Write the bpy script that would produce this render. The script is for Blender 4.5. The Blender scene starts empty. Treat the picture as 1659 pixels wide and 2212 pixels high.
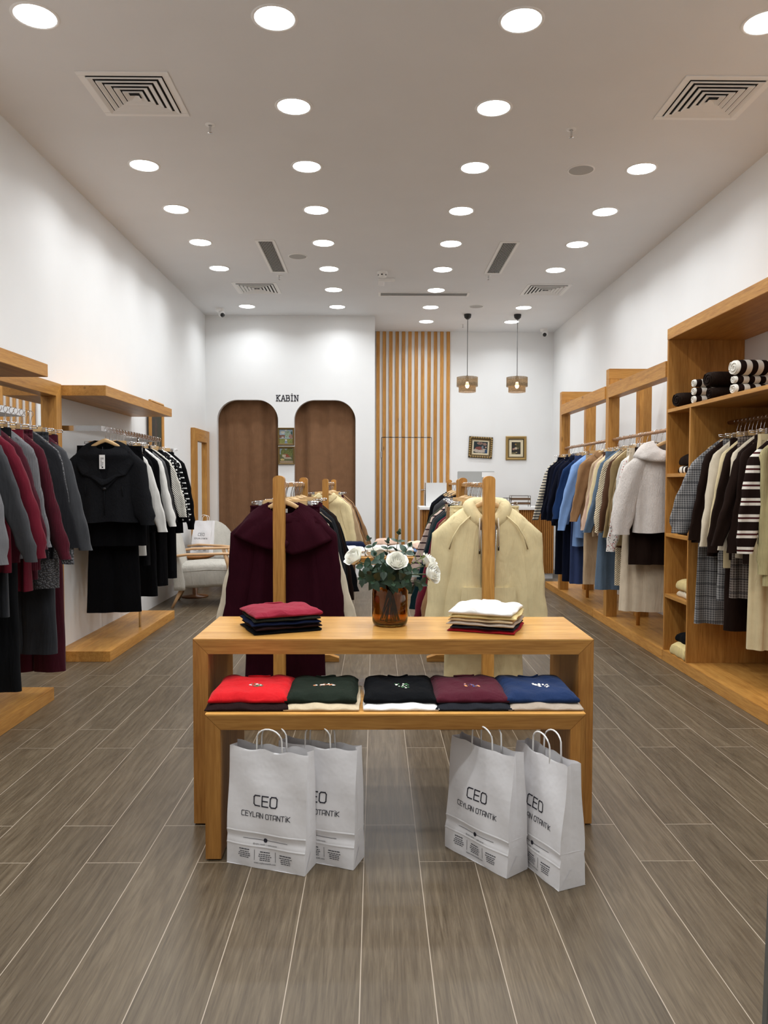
import bpy, bmesh, math, random
from mathutils import Vector, Matrix
from math import sin, cos, pi, radians

# ------------------------------------------------------------------ camera, world, exposure
scene = bpy.context.scene
CAM_H = 1.4
cam_data = bpy.data.cameras.new('camera')
cam = bpy.data.objects.new('camera', cam_data)
scene.collection.objects.link(cam)
cam_data.sensor_fit = 'HORIZONTAL'
cam_data.sensor_width = 36.0
cam_data.lens = 36.0 * 1660.0 / 1659.0
cam_data.clip_start = 0.05
_p, _y, _r = -0.0386, 0.0113, 0.0020
fw = Vector((sin(_y) * cos(_p), cos(_y) * cos(_p), sin(_p)))
rt = Vector((cos(_y), -sin(_y), 0))
up = rt.cross(fw)
rt2 = cos(_r) * rt + sin(_r) * up
up2 = -sin(_r) * rt + cos(_r) * up
M = Matrix((rt2, up2, -fw)).transposed().to_4x4()
M.translation = Vector((0, 0, CAM_H))
cam.matrix_world = M
scene.camera = cam

world = bpy.data.worlds.new('world')
scene.world = world
world.use_nodes = True
world.node_tree.nodes['Background'].inputs[0].default_value = (1.0, 0.95, 0.90, 1)
world.node_tree.nodes['Background'].inputs[1].default_value = 0.20
scene.view_settings.view_transform = 'Standard'
scene.view_settings.look = 'None'
scene.view_settings.gamma = 1.0
scene.view_settings.use_curve_mapping = False
scene.view_settings.exposure = 0.95
LAMP = 9.0           # look of the recessed ceiling panels themselves
LAMP_W = 4.1         # light each panel throws into the room, in watts
LAMP_SPREAD = radians(146)
LAMP_COL = (0.955, 0.98, 1.0, 1)
scene.cycles.max_bounces = 10
scene.cycles.diffuse_bounces = 6
scene.cycles.use_denoising = True

XL, XR, ZC, YBL, YBR, XK, YF = -2.48, 2.87, 3.82, 11.30, 12.45, -0.01, 0.25

# ------------------------------------------------------------------ node helpers / materials
MATS = {}

def new_mat(name):
    m = bpy.data.materials.new(name)
    m.use_nodes = True
    nt = m.node_tree
    return m, nt, nt.nodes['Principled BSDF']

def nd(nt, typ, **kw):
    n = nt.nodes.new(typ)
    for k, v in kw.items():
        setattr(n, k, v)
    return n

def math_n(nt, op, a, b=None):
    n = nd(nt, 'ShaderNodeMath', operation=op)
    for i, v in enumerate((a, b)):
        if v is None:
            continue
        if isinstance(v, (int, float)):
            n.inputs[i].default_value = v
        else:
            nt.links.new(v, n.inputs[i])
    return n.outputs[0]

def mix_n(nt, fac, a, b, mode='MIX'):
    n = nd(nt, 'ShaderNodeMix', data_type='RGBA', blend_type=mode)
    for i, v in ((0, fac), (6, a), (7, b)):
        if isinstance(v, (int, float)):
            n.inputs[i].default_value = v
        elif isinstance(v, tuple):
            n.inputs[i].default_value = v if len(v) == 4 else v + (1,)
        else:
            nt.links.new(v, n.inputs[i])
    return n.outputs[2]

def ramp_n(nt, fac, stops):
    n = nd(nt, 'ShaderNodeValToRGB')
    cr = n.color_ramp
    while len(cr.elements) < len(stops):
        cr.elements.new(0.5)
    for e, (p, c) in zip(cr.elements, stops):
        e.position = p
        e.color = c if len(c) == 4 else tuple(c) + (1,)
    nt.links.new(fac, n.inputs[0])
    return n.outputs[0]

def noise_n(nt, vec, scale, detail=3, rough=0.5, dist=0.0):
    n = nd(nt, 'ShaderNodeTexNoise')
    n.inputs['Scale'].default_value = scale
    n.inputs['Detail'].default_value = detail
    n.inputs['Roughness'].default_value = rough
    n.inputs['Distortion'].default_value = dist
    if vec is not None:
        nt.links.new(vec, n.inputs['Vector'])
    return n.outputs[0]

def map_n(nt, vec, scale, loc=(0, 0, 0)):
    n = nd(nt, 'ShaderNodeMapping')
    n.inputs['Scale'].default_value = scale
    n.inputs['Location'].default_value = loc
    nt.links.new(vec, n.inputs['Vector'])
    return n.outputs[0]

def bump_n(nt, h, strength, dist, bsdf):
    n = nd(nt, 'ShaderNodeBump')
    n.inputs['Strength'].default_value = strength
    n.inputs['Distance'].default_value = dist
    nt.links.new(h, n.inputs['Height'])
    nt.links.new(n.outputs[0], bsdf.inputs['Normal'])

def srgb(r, g, b):
    f = lambda c: (c / 255 / 12.92) if c / 255 <= 0.04045 else ((c / 255 + 0.055) / 1.055) ** 2.4
    return (f(r), f(g), f(b))

def plain(name, col, rough=0.6, metal=0.0, **kw):
    key = ('plain', name)
    if key in MATS:
        return MATS[key]
    m, nt, b = new_mat(name)
    b.inputs['Base Color'].default_value = tuple(col) + (1,)
    b.inputs['Roughness'].default_value = rough
    b.inputs['Metallic'].default_value = metal
    for k, v in kw.items():
        b.inputs[k].default_value = v
    MATS[key] = m
    return m

def paint(name, col, rough=0.75):
    m, nt, b = new_mat(name)
    g = nd(nt, 'ShaderNodeNewGeometry').outputs['Position']
    n = noise_n(nt, g, 2.2, 3)
    c = ramp_n(nt, n, [(0.3, tuple(x * 0.97 for x in col)), (0.7, col)])
    nt.links.new(c, b.inputs['Base Color'])
    b.inputs['Roughness'].default_value = rough
    bump_n(nt, noise_n(nt, g, 90, 2), 0.05, 0.002, b)
    return m

def wood(axis, tint=(1, 1, 1), lam=0.095, lam_axis=None, rough=0.42):
    """honey coloured pine, grain along the object's own axis"""
    key = ('wood', axis, tint, lam, lam_axis, rough)
    if key in MATS:
        return MATS[key]
    m, nt, b = new_mat('pine_' + axis)
    oi = nd(nt, 'ShaderNodeObjectInfo').outputs['Random']
    tc = nd(nt, 'ShaderNodeTexCoord').outputs['Object']
    off = nd(nt, 'ShaderNodeCombineXYZ')
    for i in range(3):
        nt.links.new(math_n(nt, 'MULTIPLY', oi, 7.0 + i), off.inputs[i])
    va = nd(nt, 'ShaderNodeVectorMath', operation='ADD')
    nt.links.new(tc, va.inputs[0]); nt.links.new(off.outputs[0], va.inputs[1])
    v = va.outputs[0]
    s = {'x': (1.1, 16, 16), 'y': (16, 1.1, 16), 'z': (16, 16, 1.1)}[axis]
    grain = noise_n(nt, map_n(nt, v, s), 1.6, 5, 0.6, 0.6)
    fine = noise_n(nt, map_n(nt, v, tuple(4 * q for q in s)), 2.2, 2, 0.5)
    big = noise_n(nt, map_n(nt, v, tuple(q * 0.35 for q in s)), 1.0, 2)
    dk, md, lt = (0.30, 0.122, 0.022), (0.50, 0.235, 0.050), (0.64, 0.340, 0.088)
    tn = lambda c: tuple(a * q for a, q in zip(c, tint))
    c = ramp_n(nt, grain, [(0.28, tn(dk)), (0.47, tn(md)), (0.72, tn(lt))])
    c = mix_n(nt, 0.35, c, ramp_n(nt, fine, [(0.35, tn(dk)), (0.65, tn(lt))]))
    c = mix_n(nt, math_n(nt, 'MULTIPLY', big, 0.35), c, tn((0.45, 0.20, 0.042)))
    # laminated staves, each a little lighter or darker
    la = lam_axis or {'x': 'y', 'y': 'x', 'z': 'x'}[axis]
    sp = nd(nt, 'ShaderNodeSeparateXYZ'); nt.links.new(v, sp.inputs[0])
    q = math_n(nt, 'DIVIDE', sp.outputs['xyz'.index(la)], lam)
    wn = nd(nt, 'ShaderNodeTexWhiteNoise', noise_dimensions='1D')
    nt.links.new(math_n(nt, 'FLOOR', q), wn.inputs['W'])
    hsv = nd(nt, 'ShaderNodeHueSaturation')
    nt.links.new(c, hsv.inputs['Color'])
    nt.links.new(math_n(nt, 'ADD', math_n(nt, 'MULTIPLY', wn.outputs[0], 0.26), 0.87), hsv.inputs['Value'])
    # knots
    vo = nd(nt, 'ShaderNodeTexVoronoi'); vo.inputs['Scale'].default_value = 1.0
    ks = {'x': (1.6, 5, 5), 'y': (5, 1.6, 5), 'z': (5, 5, 1.6)}[axis]
    nt.links.new(map_n(nt, v, ks), vo.inputs['Vector'])
    kn = ramp_n(nt, vo.outputs['Distance'], [(0.03, (1, 1, 1)), (0.075, (0, 0, 0))])
    c2 = mix_n(nt, math_n(nt, 'MULTIPLY', kn, 0.7), hsv.outputs[0], tn((0.13, 0.05, 0.014)))
    nt.links.new(c2, b.inputs['Base Color'])
    b.inputs['Roughness'].default_value = rough
    b.inputs['Specular IOR Level'].default_value = 0.4
    bump_n(nt, grain, 0.12, 0.002, b)
    MATS[key] = m
    return m

def cloth(name, col, pat=None, col2=(0.8, 0.8, 0.75), rough=0.92):
    """woven or knitted fabric; pat picks a printed or knitted pattern"""
    col = tuple(q ** 1.18 for q in col)
    key = ('cloth', name, pat)
    if key in MATS:
        return MATS[key]
    m, nt, b = new_mat('cloth_' + name.replace(' ', '_'))
    tc = nd(nt, 'ShaderNodeTexCoord').outputs['Object']
    sp = nd(nt, 'ShaderNodeSeparateXYZ'); nt.links.new(tc, sp.inputs[0])
    X, Y, Z = sp.outputs
    n1 = noise_n(nt, tc, 9, 4, 0.6)
    c = ramp_n(nt, n1, [(0.3, tuple(q * 0.90 for q in col)), (0.7, tuple(min(1, q * 1.08) for q in col))])
    hgt = noise_n(nt, tc, 420, 2)
    bs, bd = 0.25, 0.002
    band = lambda v, per, lo, hi: math_n(nt, 'MULTIPLY', math_n(nt, 'GREATER_THAN', math_n(nt, 'FRACT', math_n(nt, 'DIVIDE', v, per)), lo),
                                         math_n(nt, 'LESS_THAN', math_n(nt, 'FRACT', math_n(nt, 'DIVIDE', v, per)), hi))
    if pat == 'rib':
        w = math_n(nt, 'SINE', math_n(nt, 'MULTIPLY', X, 950)); hgt = w; bs, bd = 0.5, 0.002
        c = mix_n(nt, math_n(nt, 'MULTIPLY', math_n(nt, 'ADD', w, 1), 0.12), c, tuple(q * 0.5 for q in col))
    elif pat == 'stripe':
        c = mix_n(nt, band(Z, 0.034, 0.0, 0.42), c, col2)
    elif pat == 'pairs':        # wide ground with pairs of narrow bands
        f = math_n(nt, 'ADD', band(Z, 0.098, 0.05, 0.22), band(Z, 0.098, 0.34, 0.51))
        c = mix_n(nt, f, c, col2)
        c = mix_n(nt, band(Z, 0.098, 0.23, 0.33), c, (0.06, 0.012, 0.012))
    elif pat == 'thin':
        c = mix_n(nt, band(Z, 0.05, 0.0, 0.2), c, col2)
    elif pat == 'wide':
        c = mix_n(nt, band(X, 0.075, 0.0, 0.5), c, col2)
    elif pat == 'check':
        a = band(X, 0.016, 0.0, 0.5); d = band(Z, 0.016, 0.0, 0.5)
        c = mix_n(nt, math_n(nt, 'MULTIPLY', math_n(nt, 'ADD', a, d), 0.5), c, col2)
        c = mix_n(nt, math_n(nt, 'MULTIPLY', band(Z, 0.09, 0, 0.12), 0.6), c, (0.02, 0.02, 0.025))
    elif pat == 'dots':
        vo = nd(nt, 'ShaderNodeTexVoronoi'); vo.inputs['Scale'].default_value = 34; vo.inputs['Randomness'].default_value = 0.25
        nt.links.new(tc, vo.inputs['Vector'])
        c = mix_n(nt, math_n(nt, 'LESS_THAN', vo.outputs['Distance'], 0.3), c, col2)
    elif pat == 'floral':
        vo = nd(nt, 'ShaderNodeTexVoronoi'); vo.inputs['Scale'].default_value = 62
        nt.links.new(tc, vo.inputs['Vector'])
        pc = mix_n(nt, math_n(nt, 'GREATER_THAN', noise_n(nt, tc, 30, 0), 0.52), col2, (0.05, 0.05, 0.06))
        c = mix_n(nt, math_n(nt, 'LESS_THAN', vo.outputs['Distance'], 0.30), c, pc)
    elif pat == 'waffle':
        w = math_n(nt, 'MULTIPLY', math_n(nt, 'SINE', math_n(nt, 'MULTIPLY', X, 330)), math_n(nt, 'SINE', math_n(nt, 'MULTIPLY', Z, 330)))
        hgt = w; bs, bd = 0.8, 0.004
        c = mix_n(nt, math_n(nt, 'MULTIPLY', math_n(nt, 'GREATER_THAN', w, 0.45), 0.45), c, tuple(q * 0.35 for q in col))
    elif pat == 'fur':
        f1 = noise_n(nt, map_n(nt, tc, (1, 1, 0.35)), 130, 4, 0.75); hgt = f1; bs, bd = 1.0, 0.012
        c = mix_n(nt, math_n(nt, 'MULTIPLY', f1, 0.35), c, tuple(q * 0.6 for q in col))
    elif pat == 'boucle':
        vo = nd(nt, 'ShaderNodeTexVoronoi'); vo.inputs['Scale'].default_value = 95
        nt.links.new(tc, vo.inputs['Vector'])
        hgt = vo.outputs['Distance']; bs, bd = 1.0, 0.008
        c = mix_n(nt, math_n(nt, 'GREATER_THAN', hgt, 0.42), c, col2)
    elif pat == 'denim':
        f1 = noise_n(nt, map_n(nt, tc, (1, 1, 0.25)), 160, 3); c = mix_n(nt, math_n(nt, 'MULTIPLY', f1, 0.5), c, tuple(min(1, q * 1.7) for q in col))
    elif pat == 'linen':
        f1 = noise_n(nt, tc, 70, 3, 0.7); c = mix_n(nt, math_n(nt, 'MULTIPLY', f1, 0.55), c, col2); hgt = noise_n(nt, tc, 230, 2); bs = 0.4
    nt.links.new(c, b.inputs['Base Color'])
    b.inputs['Roughness'].default_value = rough
    b.inputs['Sheen Weight'].default_value = 0.06 if max(col) > 0.03 else 0.0
    b.inputs['Specular IOR Level'].default_value = 0.2 if max(col) > 0.03 else 0.1
    fo = noise_n(nt, map_n(nt, tc, (15, 15, 3.2)), 1.0, 3, 0.55, 0.8)
    b2 = nd(nt, 'ShaderNodeBump'); b2.inputs['Strength'].default_value = 0.55 if pat != 'fur' else 0.3; b2.inputs['Distance'].default_value = 0.020
    nt.links.new(fo, b2.inputs['Height'])
    b1 = nd(nt, 'ShaderNodeBump'); b1.inputs['Strength'].default_value = bs; b1.inputs['Distance'].default_value = bd
    nt.links.new(hgt, b1.inputs['Height']); nt.links.new(b2.outputs[0], b1.inputs['Normal']); nt.links.new(b1.outputs[0], b.inputs['Normal'])
    MATS[key] = m
    return m

# ------------------------------------------------------------------ mesh builder and object helpers
class MB:
    def __init__(s):
        s.v, s.f, s.m, s.sm = [], [], [], []
    def add(s, vs, fs, mat=0, smooth=False):
        o = len(s.v)
        s.v += [tuple(p) for p in vs]
        for f in fs:
            s.f.append(tuple(o + i for i in f)); s.m.append(mat); s.sm.append(smooth)
        return s
    def box(s, x0, x1, y0, y1, z0, z1, mat=0):
        vs = [(x, y, z) for z in (z0, z1) for y in (y0, y1) for x in (x0, x1)]
        return s.add(vs, [(0, 2, 3, 1), (4, 5, 7, 6), (0, 1, 5, 4), (2, 6, 7, 3), (0, 4, 6, 2), (1, 3, 7, 5)], mat)
    def prism(s, poly, axis, a, b, mat=0):
        """extrude a 2D polygon along an axis; the polygon lies in the other two axes"""
        i, j = [k for k in range(3) if k != axis]
        vs = []
        for t in (a, b):
            for p in poly:
                q = [0, 0, 0]; q[axis] = t; q[i] = p[0]; q[j] = p[1]; vs.append(q)
        n = len(poly)
        fs = [tuple(range(n - 1, -1, -1)), tuple(range(n, 2 * n))] + [(k, (k + 1) % n, n + (k + 1) % n, n + k) for k in range(n)]
        return s.add(vs, fs, mat)
    def loft(s, rings, mat=0, cap0=False, cap1=False, closed=True, smooth=True):
        n = len(rings[0]); vs = [p for r in rings for p in r]; fs = []
        for k in range(len(rings) - 1):
            for i in range(n if closed else n - 1):
                j = (i + 1) % n
                fs.append((k * n + i, k * n + j, (k + 1) * n + j, (k + 1) * n + i))
        if cap0: fs.append(tuple(range(n - 1, -1, -1)))
        if cap1: fs.append(tuple((len(rings) - 1) * n + i for i in range(n)))
        return s.add(vs, fs, mat, smooth)
    def tube(s, pts, rad, n=8, mat=0, caps=True, flat=None, smooth=True, closed=False):
        """swept tube; flat=(ru, rv) gives an elliptical section with u horizontal where possible"""
        pts = [Vector(p) for p in pts]; rings = []
        m = len(pts)
        for k, p in enumerate(pts):
            if closed: d = pts[(k + 1) % m] - pts[(k - 1) % m]
            else: d = pts[min(k + 1, m - 1)] - pts[max(k - 1, 0)]
            if d.length < 1e-9: d = Vector((0, 0, 1))
            d.normalize()
            ref = Vector((0, 0, 1)) if abs(d.z) < 0.92 else Vector((0, 1, 0))
            u = d.cross(ref).normalized(); w = u.cross(d)
            r = rad[k] if isinstance(rad, (list, tuple)) else rad
            ru, rv = (r, r) if flat is None else (r * flat[0], r * flat[1])
            rings.append([p + u * (ru * cos(2 * pi * i / n)) + w * (rv * sin(2 * pi * i / n)) for i in range(n)])
        if closed: rings.append(rings[0]); caps = False
        return s.loft(rings, mat, caps, caps, smooth=smooth)
    def lathe(s, prof, n=32, c=(0, 0), mat=0, cap0=False, cap1=False, smooth=True):
        return s.loft([[(c[0] + r * cos(2 * pi * i / n), c[1] + r * sin(2 * pi * i / n), z) for i in range(n)] for r, z in prof], mat, cap0, cap1, smooth=smooth)
    def disc(s, c, r, n=32, mat=0, down=False):
        vs = [(c[0] + r * cos(2 * pi * i / n), c[1] + r * sin(2 * pi * i / n), c[2]) for i in range(n)]
        return s.add(vs, [tuple(range(n - 1, -1, -1)) if down else tuple(range(n))], mat)
    def xf(s, f):
        s.v = [tuple(f(Vector(p))) for p in s.v]
        return s
    def build(s, name, mats, parent=None, bevel=0.0, kind=None, label=None):
        me = bpy.data.meshes.new(name)
        me.from_pydata(s.v, [], s.f)
        if not isinstance(mats, (list, tuple)): mats = [mats]
        for m in mats: me.materials.append(m)
        me.polygons.foreach_set('material_index', s.m)
        me.polygons.foreach_set('use_smooth', s.sm)
        bm = bmesh.new(); bm.from_mesh(me)
        if bevel > 0:
            es = [e for e in bm.edges if len(e.link_faces) == 2 and e.calc_face_angle(0) > 0.6]
            bmesh.ops.bevel(bm, geom=es, offset=bevel, segments=2, affect='EDGES', clamp_overlap=True)
        bmesh.ops.recalc_face_normals(bm, faces=bm.faces)
        bm.to_mesh(me); bm.free()
        o = bpy.data.objects.new(name, me)
        scene.collection.objects.link(o)
        if parent: o.parent = parent
        if kind: o['kind'] = kind
        if label: o['label'] = label
        return o

def tag(o, label, cat, group=None):
    o['label'] = label; o['category'] = cat
    if group: o['group'] = group
    return o

def thing(name, label, cat, loc=(0, 0, 0), rotz=0.0, group=None):
    o = bpy.data.objects.new(name, None)
    scene.collection.objects.link(o)
    o.location = loc; o.rotation_euler = (0, 0, rotz); o.empty_display_size = 0.05
    return tag(o, label, cat, group)

def dup(root, loc, rotz, label, group=None):
    r = root.copy(); scene.collection.objects.link(r)
    r.location = loc; r.rotation_euler = (0, 0, rotz); r['label'] = label
    if group: r['group'] = group
    for ch in list(root.children):
        c = ch.copy(); scene.collection.objects.link(c); c.parent = r
        for g in list(ch.children):
            d = g.copy(); scene.collection.objects.link(d); d.parent = c
    return r

ORD = 'first second third fourth fifth sixth seventh eighth ninth tenth eleventh twelfth thirteenth fourteenth fifteenth sixteenth seventeenth eighteenth nineteenth twentieth'.split()

# shared materials
WX, WY, WZ = wood('x'), wood('y'), wood('z')
WXz = wood('x', lam=0.04, lam_axis='z')
WHITE = plain('white_paint', (0.86, 0.86, 0.85), 0.5)
CHROME = plain('chrome', (0.72, 0.72, 0.73), 0.12, 1.0)
BLACKP = plain('black_plastic', (0.012, 0.012, 0.013), 0.4)
DARK = plain('dark_void', (0.015, 0.015, 0.016), 0.8)
INK = plain('navy_ink', (0.010, 0.010, 0.022), 0.6)
HWOOD = plain('pale_hanger_wood', (0.66, 0.44, 0.21), 0.45)
# ------------------------------------------------------------------ floor
def floor_mat():
    m, nt, b = new_mat('wood_look_floor_tiles')
    g = nd(nt, 'ShaderNodeNewGeometry').outputs['Position']
    sp = nd(nt, 'ShaderNodeSeparateXYZ'); nt.links.new(g, sp.inputs[0])
    X, Y, Z = sp.outputs
    u = math_n(nt, 'DIVIDE', math_n(nt, 'ADD', X, 0.04), 0.2045)
    col = math_n(nt, 'FLOOR', u)
    par = math_n(nt, 'ABSOLUTE', math_n(nt, 'MODULO', col, 2.0))
    off = math_n(nt, 'SUBTRACT', 3.09, math_n(nt, 'MULTIPLY', par, 0.305))
    v = math_n(nt, 'DIVIDE', math_n(nt, 'SUBTRACT', Y, off), 1.222)
    row = math_n(nt, 'FLOOR', v)
    fu, fv = math_n(nt, 'FRACT', u), math_n(nt, 'FRACT', v)
    du = math_n(nt, 'MULTIPLY', math_n(nt, 'MINIMUM', fu, math_n(nt, 'SUBTRACT', 1.0, fu)), 0.2045)
    dv = math_n(nt, 'MULTIPLY', math_n(nt, 'MINIMUM', fv, math_n(nt, 'SUBTRACT', 1.0, fv)), 1.222)
    dmin = math_n(nt, 'MINIMUM', du, dv)
    gr = math_n(nt, 'LESS_THAN', dmin, 0.0014)
    cx = nd(nt, 'ShaderNodeCombineXYZ'); nt.links.new(col, cx.inputs[0]); nt.links.new(row, cx.inputs[1])
    wn = nd(nt, 'ShaderNodeTexWhiteNoise', noise_dimensions='2D'); nt.links.new(cx.outputs[0], wn.inputs['Vector'])
    sc = nd(nt, 'ShaderNodeVectorMath', operation='SCALE'); sc.inputs['Scale'].default_value = 9.0
    nt.links.new(wn.outputs['Color'], sc.inputs[0])
    ad = nd(nt, 'ShaderNodeVectorMath', operation='ADD'); nt.links.new(g, ad.inputs[0]); nt.links.new(sc.outputs[0], ad.inputs[1])
    v3 = ad.outputs[0]
    grain = noise_n(nt, map_n(nt, v3, (15, 0.9, 1)), 1.5, 6, 0.62, 2.4)
    fine = noise_n(nt, map_n(nt, v3, (150, 5.5, 1)), 1.3, 3, 0.6, 0.4)
    cloud = noise_n(nt, map_n(nt, v3, (5, 1.0, 1)), 1.4, 3)
    dk, md, lt = (0.042, 0.027, 0.014), (0.104, 0.075, 0.044), (0.205, 0.160, 0.104)
    c = ramp_n(nt, grain, [(0.26, dk), (0.5, md), (0.76, lt)])
    c = mix_n(nt, 0.33, c, ramp_n(nt, fine, [(0.3, dk), (0.7, lt)]))
    c = mix_n(nt, math_n(nt, 'MULTIPLY', cloud, 0.32), c, (0.104, 0.074, 0.042))
    hsv = nd(nt, 'ShaderNodeHueSaturation'); nt.links.new(c, hsv.inputs['Color'])
    nt.links.new(math_n(nt, 'ADD', math_n(nt, 'MULTIPLY', wn.outputs['Value'], 0.26), 0.86), hsv.inputs['Value'])
    c = mix_n(nt, gr, hsv.outputs[0], (0.42, 0.35, 0.27))
    nt.links.new(c, b.inputs['Base Color'])
    nt.links.new(math_n(nt, 'ADD', math_n(nt, 'MULTIPLY', fine, 0.2), 0.30), b.inputs['Roughness'])
    b.inputs['Specular IOR Level'].default_value = 0.45
    bump_n(nt, fine, 0.12, 0.002, b)
    return m

WALLP = paint('white_wall_paint', (0.84, 0.85, 0.85), 0.42)
CEILP = paint('ceiling_paint', (0.765, 0.775, 0.785), 0.85)
MB().box(XL, XR, YF, YBR, -0.05, 0).build('floor', floor_mat(), kind='structure')
MB().box(XL - .1, XR + .1, YF, YBR + .1, ZC, ZC + .06).build('ceiling', CEILP, kind='structure')
MB().box(XL - .1, XL, YF, YBL + .7, 0, ZC).build('wall_left', WALLP, kind='structure')
MB().box(XR, XR + .1, YF, YBR + .1, 0, ZC).build('wall_right', WALLP, kind='structure')
MB().box(XK - .1, XR, YBR, YBR + .1, 0, ZC).build('wall_back', WALLP, kind='structure')

# fitting room wall with two arched openings
ARCH = [(-2.315, -1.425), (-1.190, -0.292)]
AZ, AR = 2.60, 0.30
def arch_pts(x0, x1):
    pts = [(x0, 0.0)]
    for k in range(13):
        a = pi - k * (pi / 2) / 12
        pts.append((x0 + AR + AR * cos(a), AZ - AR + AR * sin(a)))
    for k in range(13):
        a = pi / 2 - k * (pi / 2) / 12
        pts.append((x1 - AR + AR * cos(a), AZ - AR + AR * sin(a)))
    pts.append((x1, 0.0))
    return pts
b = MB()
T = 0.10
for x0, x1 in ((XL, ARCH[0][0]), (ARCH[0][1], ARCH[1][0]), (ARCH[1][1], XK)):
    b.add([(x0, YBL, 0), (x1, YBL, 0), (x1, YBL, ZC), (x0, YBL, ZC)], [(0, 1, 2, 3)])
for x0, x1 in ARCH:
    p = arch_pts(x0, x1)
    for (ax, az), (bx, bz) in zip(p[1:-1], p[2:-1]):
        b.add([(ax, YBL, az), (bx, YBL, bz), (bx, YBL, ZC), (ax, YBL, ZC)], [(0, 1, 2, 3)])
    for (ax, az), (bx, bz) in zip(p[:-1], p[1:]):
        b.add([(ax, YBL, az), (bx, YBL, bz), (bx, YBL + T, bz), (ax, YBL + T, az)], [(0, 1, 2, 3)])
b.add([(XK, YBL, 0), (XK, YBR + .1, 0), (XK, YBR + .1, ZC), (XK, YBL, ZC)], [(0, 1, 2, 3)])
b.build('wall_fitting_rooms', WALLP, kind='structure')
MB().box(XL, XK - .02, YBL + .66, YBL + .70, 0, ZC).build('wall_fitting_rooms_rear', WALLP, kind='structure')

# brown curtains in the arches
CURT = cloth('brown curtain', (0.27, 0.155, 0.088))
for k, (x0, x1) in enumerate(ARCH):
    rng = random.Random(11 + k)
    t = thing('curtain', ['brown curtain filling the arched fitting room opening next to the leaning mirror',
                          'brown curtain filling the arched fitting room opening beside the slatted wall'][k], 'curtain', ((x0 + x1) / 2, YBL + .17, 0), 0, 'fitting room curtains')
    w = (x1 - x0) / 2 + .05
    n = 120; rows = []
    ph = [rng.uniform(0, 6) for _ in range(4)]
    for zz in [0.03 + i * 2.72 / 10 for i in range(11)]:
        r = []
        for i in range(n + 1):
            x = -w + 2 * w * i / n
            y = .050 * sin(x * 25 + ph[0] + 1.4 * sin(x * 4 + ph[1])) * (.6 + .4 * sin(x * 3.1 + ph[2])) + .006 * sin(x * 37 + ph[3] + zz * .4)
            r.append((x, y, zz))
        rows.append(r)
    MB().loft(rows, closed=False).build('cloth_panel', CURT, t)
    MB().tube([(-w, 0, 2.77), (w, 0, 2.77)], .012).build('curtain_rod', CHROME, t)

# KABIN lettering
def strokes(b, segs, w, fn, mat=0, d=0.0):
    """flat strokes on a plane: segs = polylines in (u, v); fn(u, v, n) -> point, n = height above the plane"""
    for pl in segs:
        for (a, c) in zip(pl[:-1], pl[1:]):
            dx, dy = c[0] - a[0], c[1] - a[1]
            L = math.hypot(dx, dy) or 1e-6
            ex, ey = dx / L * w / 2, dy / L * w / 2
            q = [(a[0] - ex - ey, a[1] - ey + ex), (a[0] - ex + ey, a[1] - ey - ex), (c[0] + ex + ey, c[1] + ey - ex), (c[0] + ex - ey, c[1] + ey + ex)]
            if d:
                vs = [fn(p[0], p[1], 0) for p in q] + [fn(p[0], p[1], d) for p in q]
                b.add(vs, [(0, 1, 2, 3), (4, 5, 6, 7), (0, 1, 5, 4), (1, 2, 6, 5), (2, 3, 7, 6), (3, 0, 4, 7)], mat)
            else:
                b.add([fn(p[0], p[1], 0) for p in q], [(0, 1, 2, 3)], mat)
SERIF = {'K': [[(.18, 0), (.18, 1)], [(.04, 0), (.34, 0)], [(.04, 1), (.34, 1)], [(.2, .42), (.75, 1)], [(.36, .58), (.78, 0)], [(.62, 1), (.9, 1)], [(.64, 0), (.94, 0)]],
         'A': [[(.1, 0), (.47, 1), (.53, 1), (.88, 0)], [(.24, .36), (.76, .36)], [(-.02, 0), (.26, 0)], [(.72, 0), (1.0, 0)]],
         'B': [[(.18, 0), (.18, 1), (.62, 1), (.74, .9), (.74, .64), (.62, .53), (.2, .53)], [(.62, .53), (.8, .42), (.8, .12), (.66, 0), (.18, 0)], [(.04, 0), (.2, 0)], [(.04, 1), (.2, 1)]],
         'I': [[(.3, 0), (.3, 1)], [(.12, 0), (.48, 0)], [(.12, 1), (.48, 1)], [(.28, 1.27), (.32, 1.27)]],
         'N': [[(.18, 0), (.18, 1)], [(.2, 1), (.78, 0)], [(.8, 0), (.8, 1)], [(.04, 0), (.34, 0)], [(.04, 1), (.2, 1)], [(.66, 1), (.94, 1)]]}
t = thing('fitting_room_lettering', 'black serif KABİN letters on the white wall above the two arches', 'sign', (-1.452, YBL - .001, 2.585))
adv = 0.0
for ch in 'KABIN':
    b = MB(); H = .082
    segs = [[(u * H * .82, v * H) for u, v in pl] for pl in SERIF[ch]]
    strokes(b, segs, .0112, lambda u, v, n, a=adv: (a + u, -n, v), d=.004)
    b.build('letter', INK, t)
    adv += H * (.62 if ch == 'I' else .86)

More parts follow.
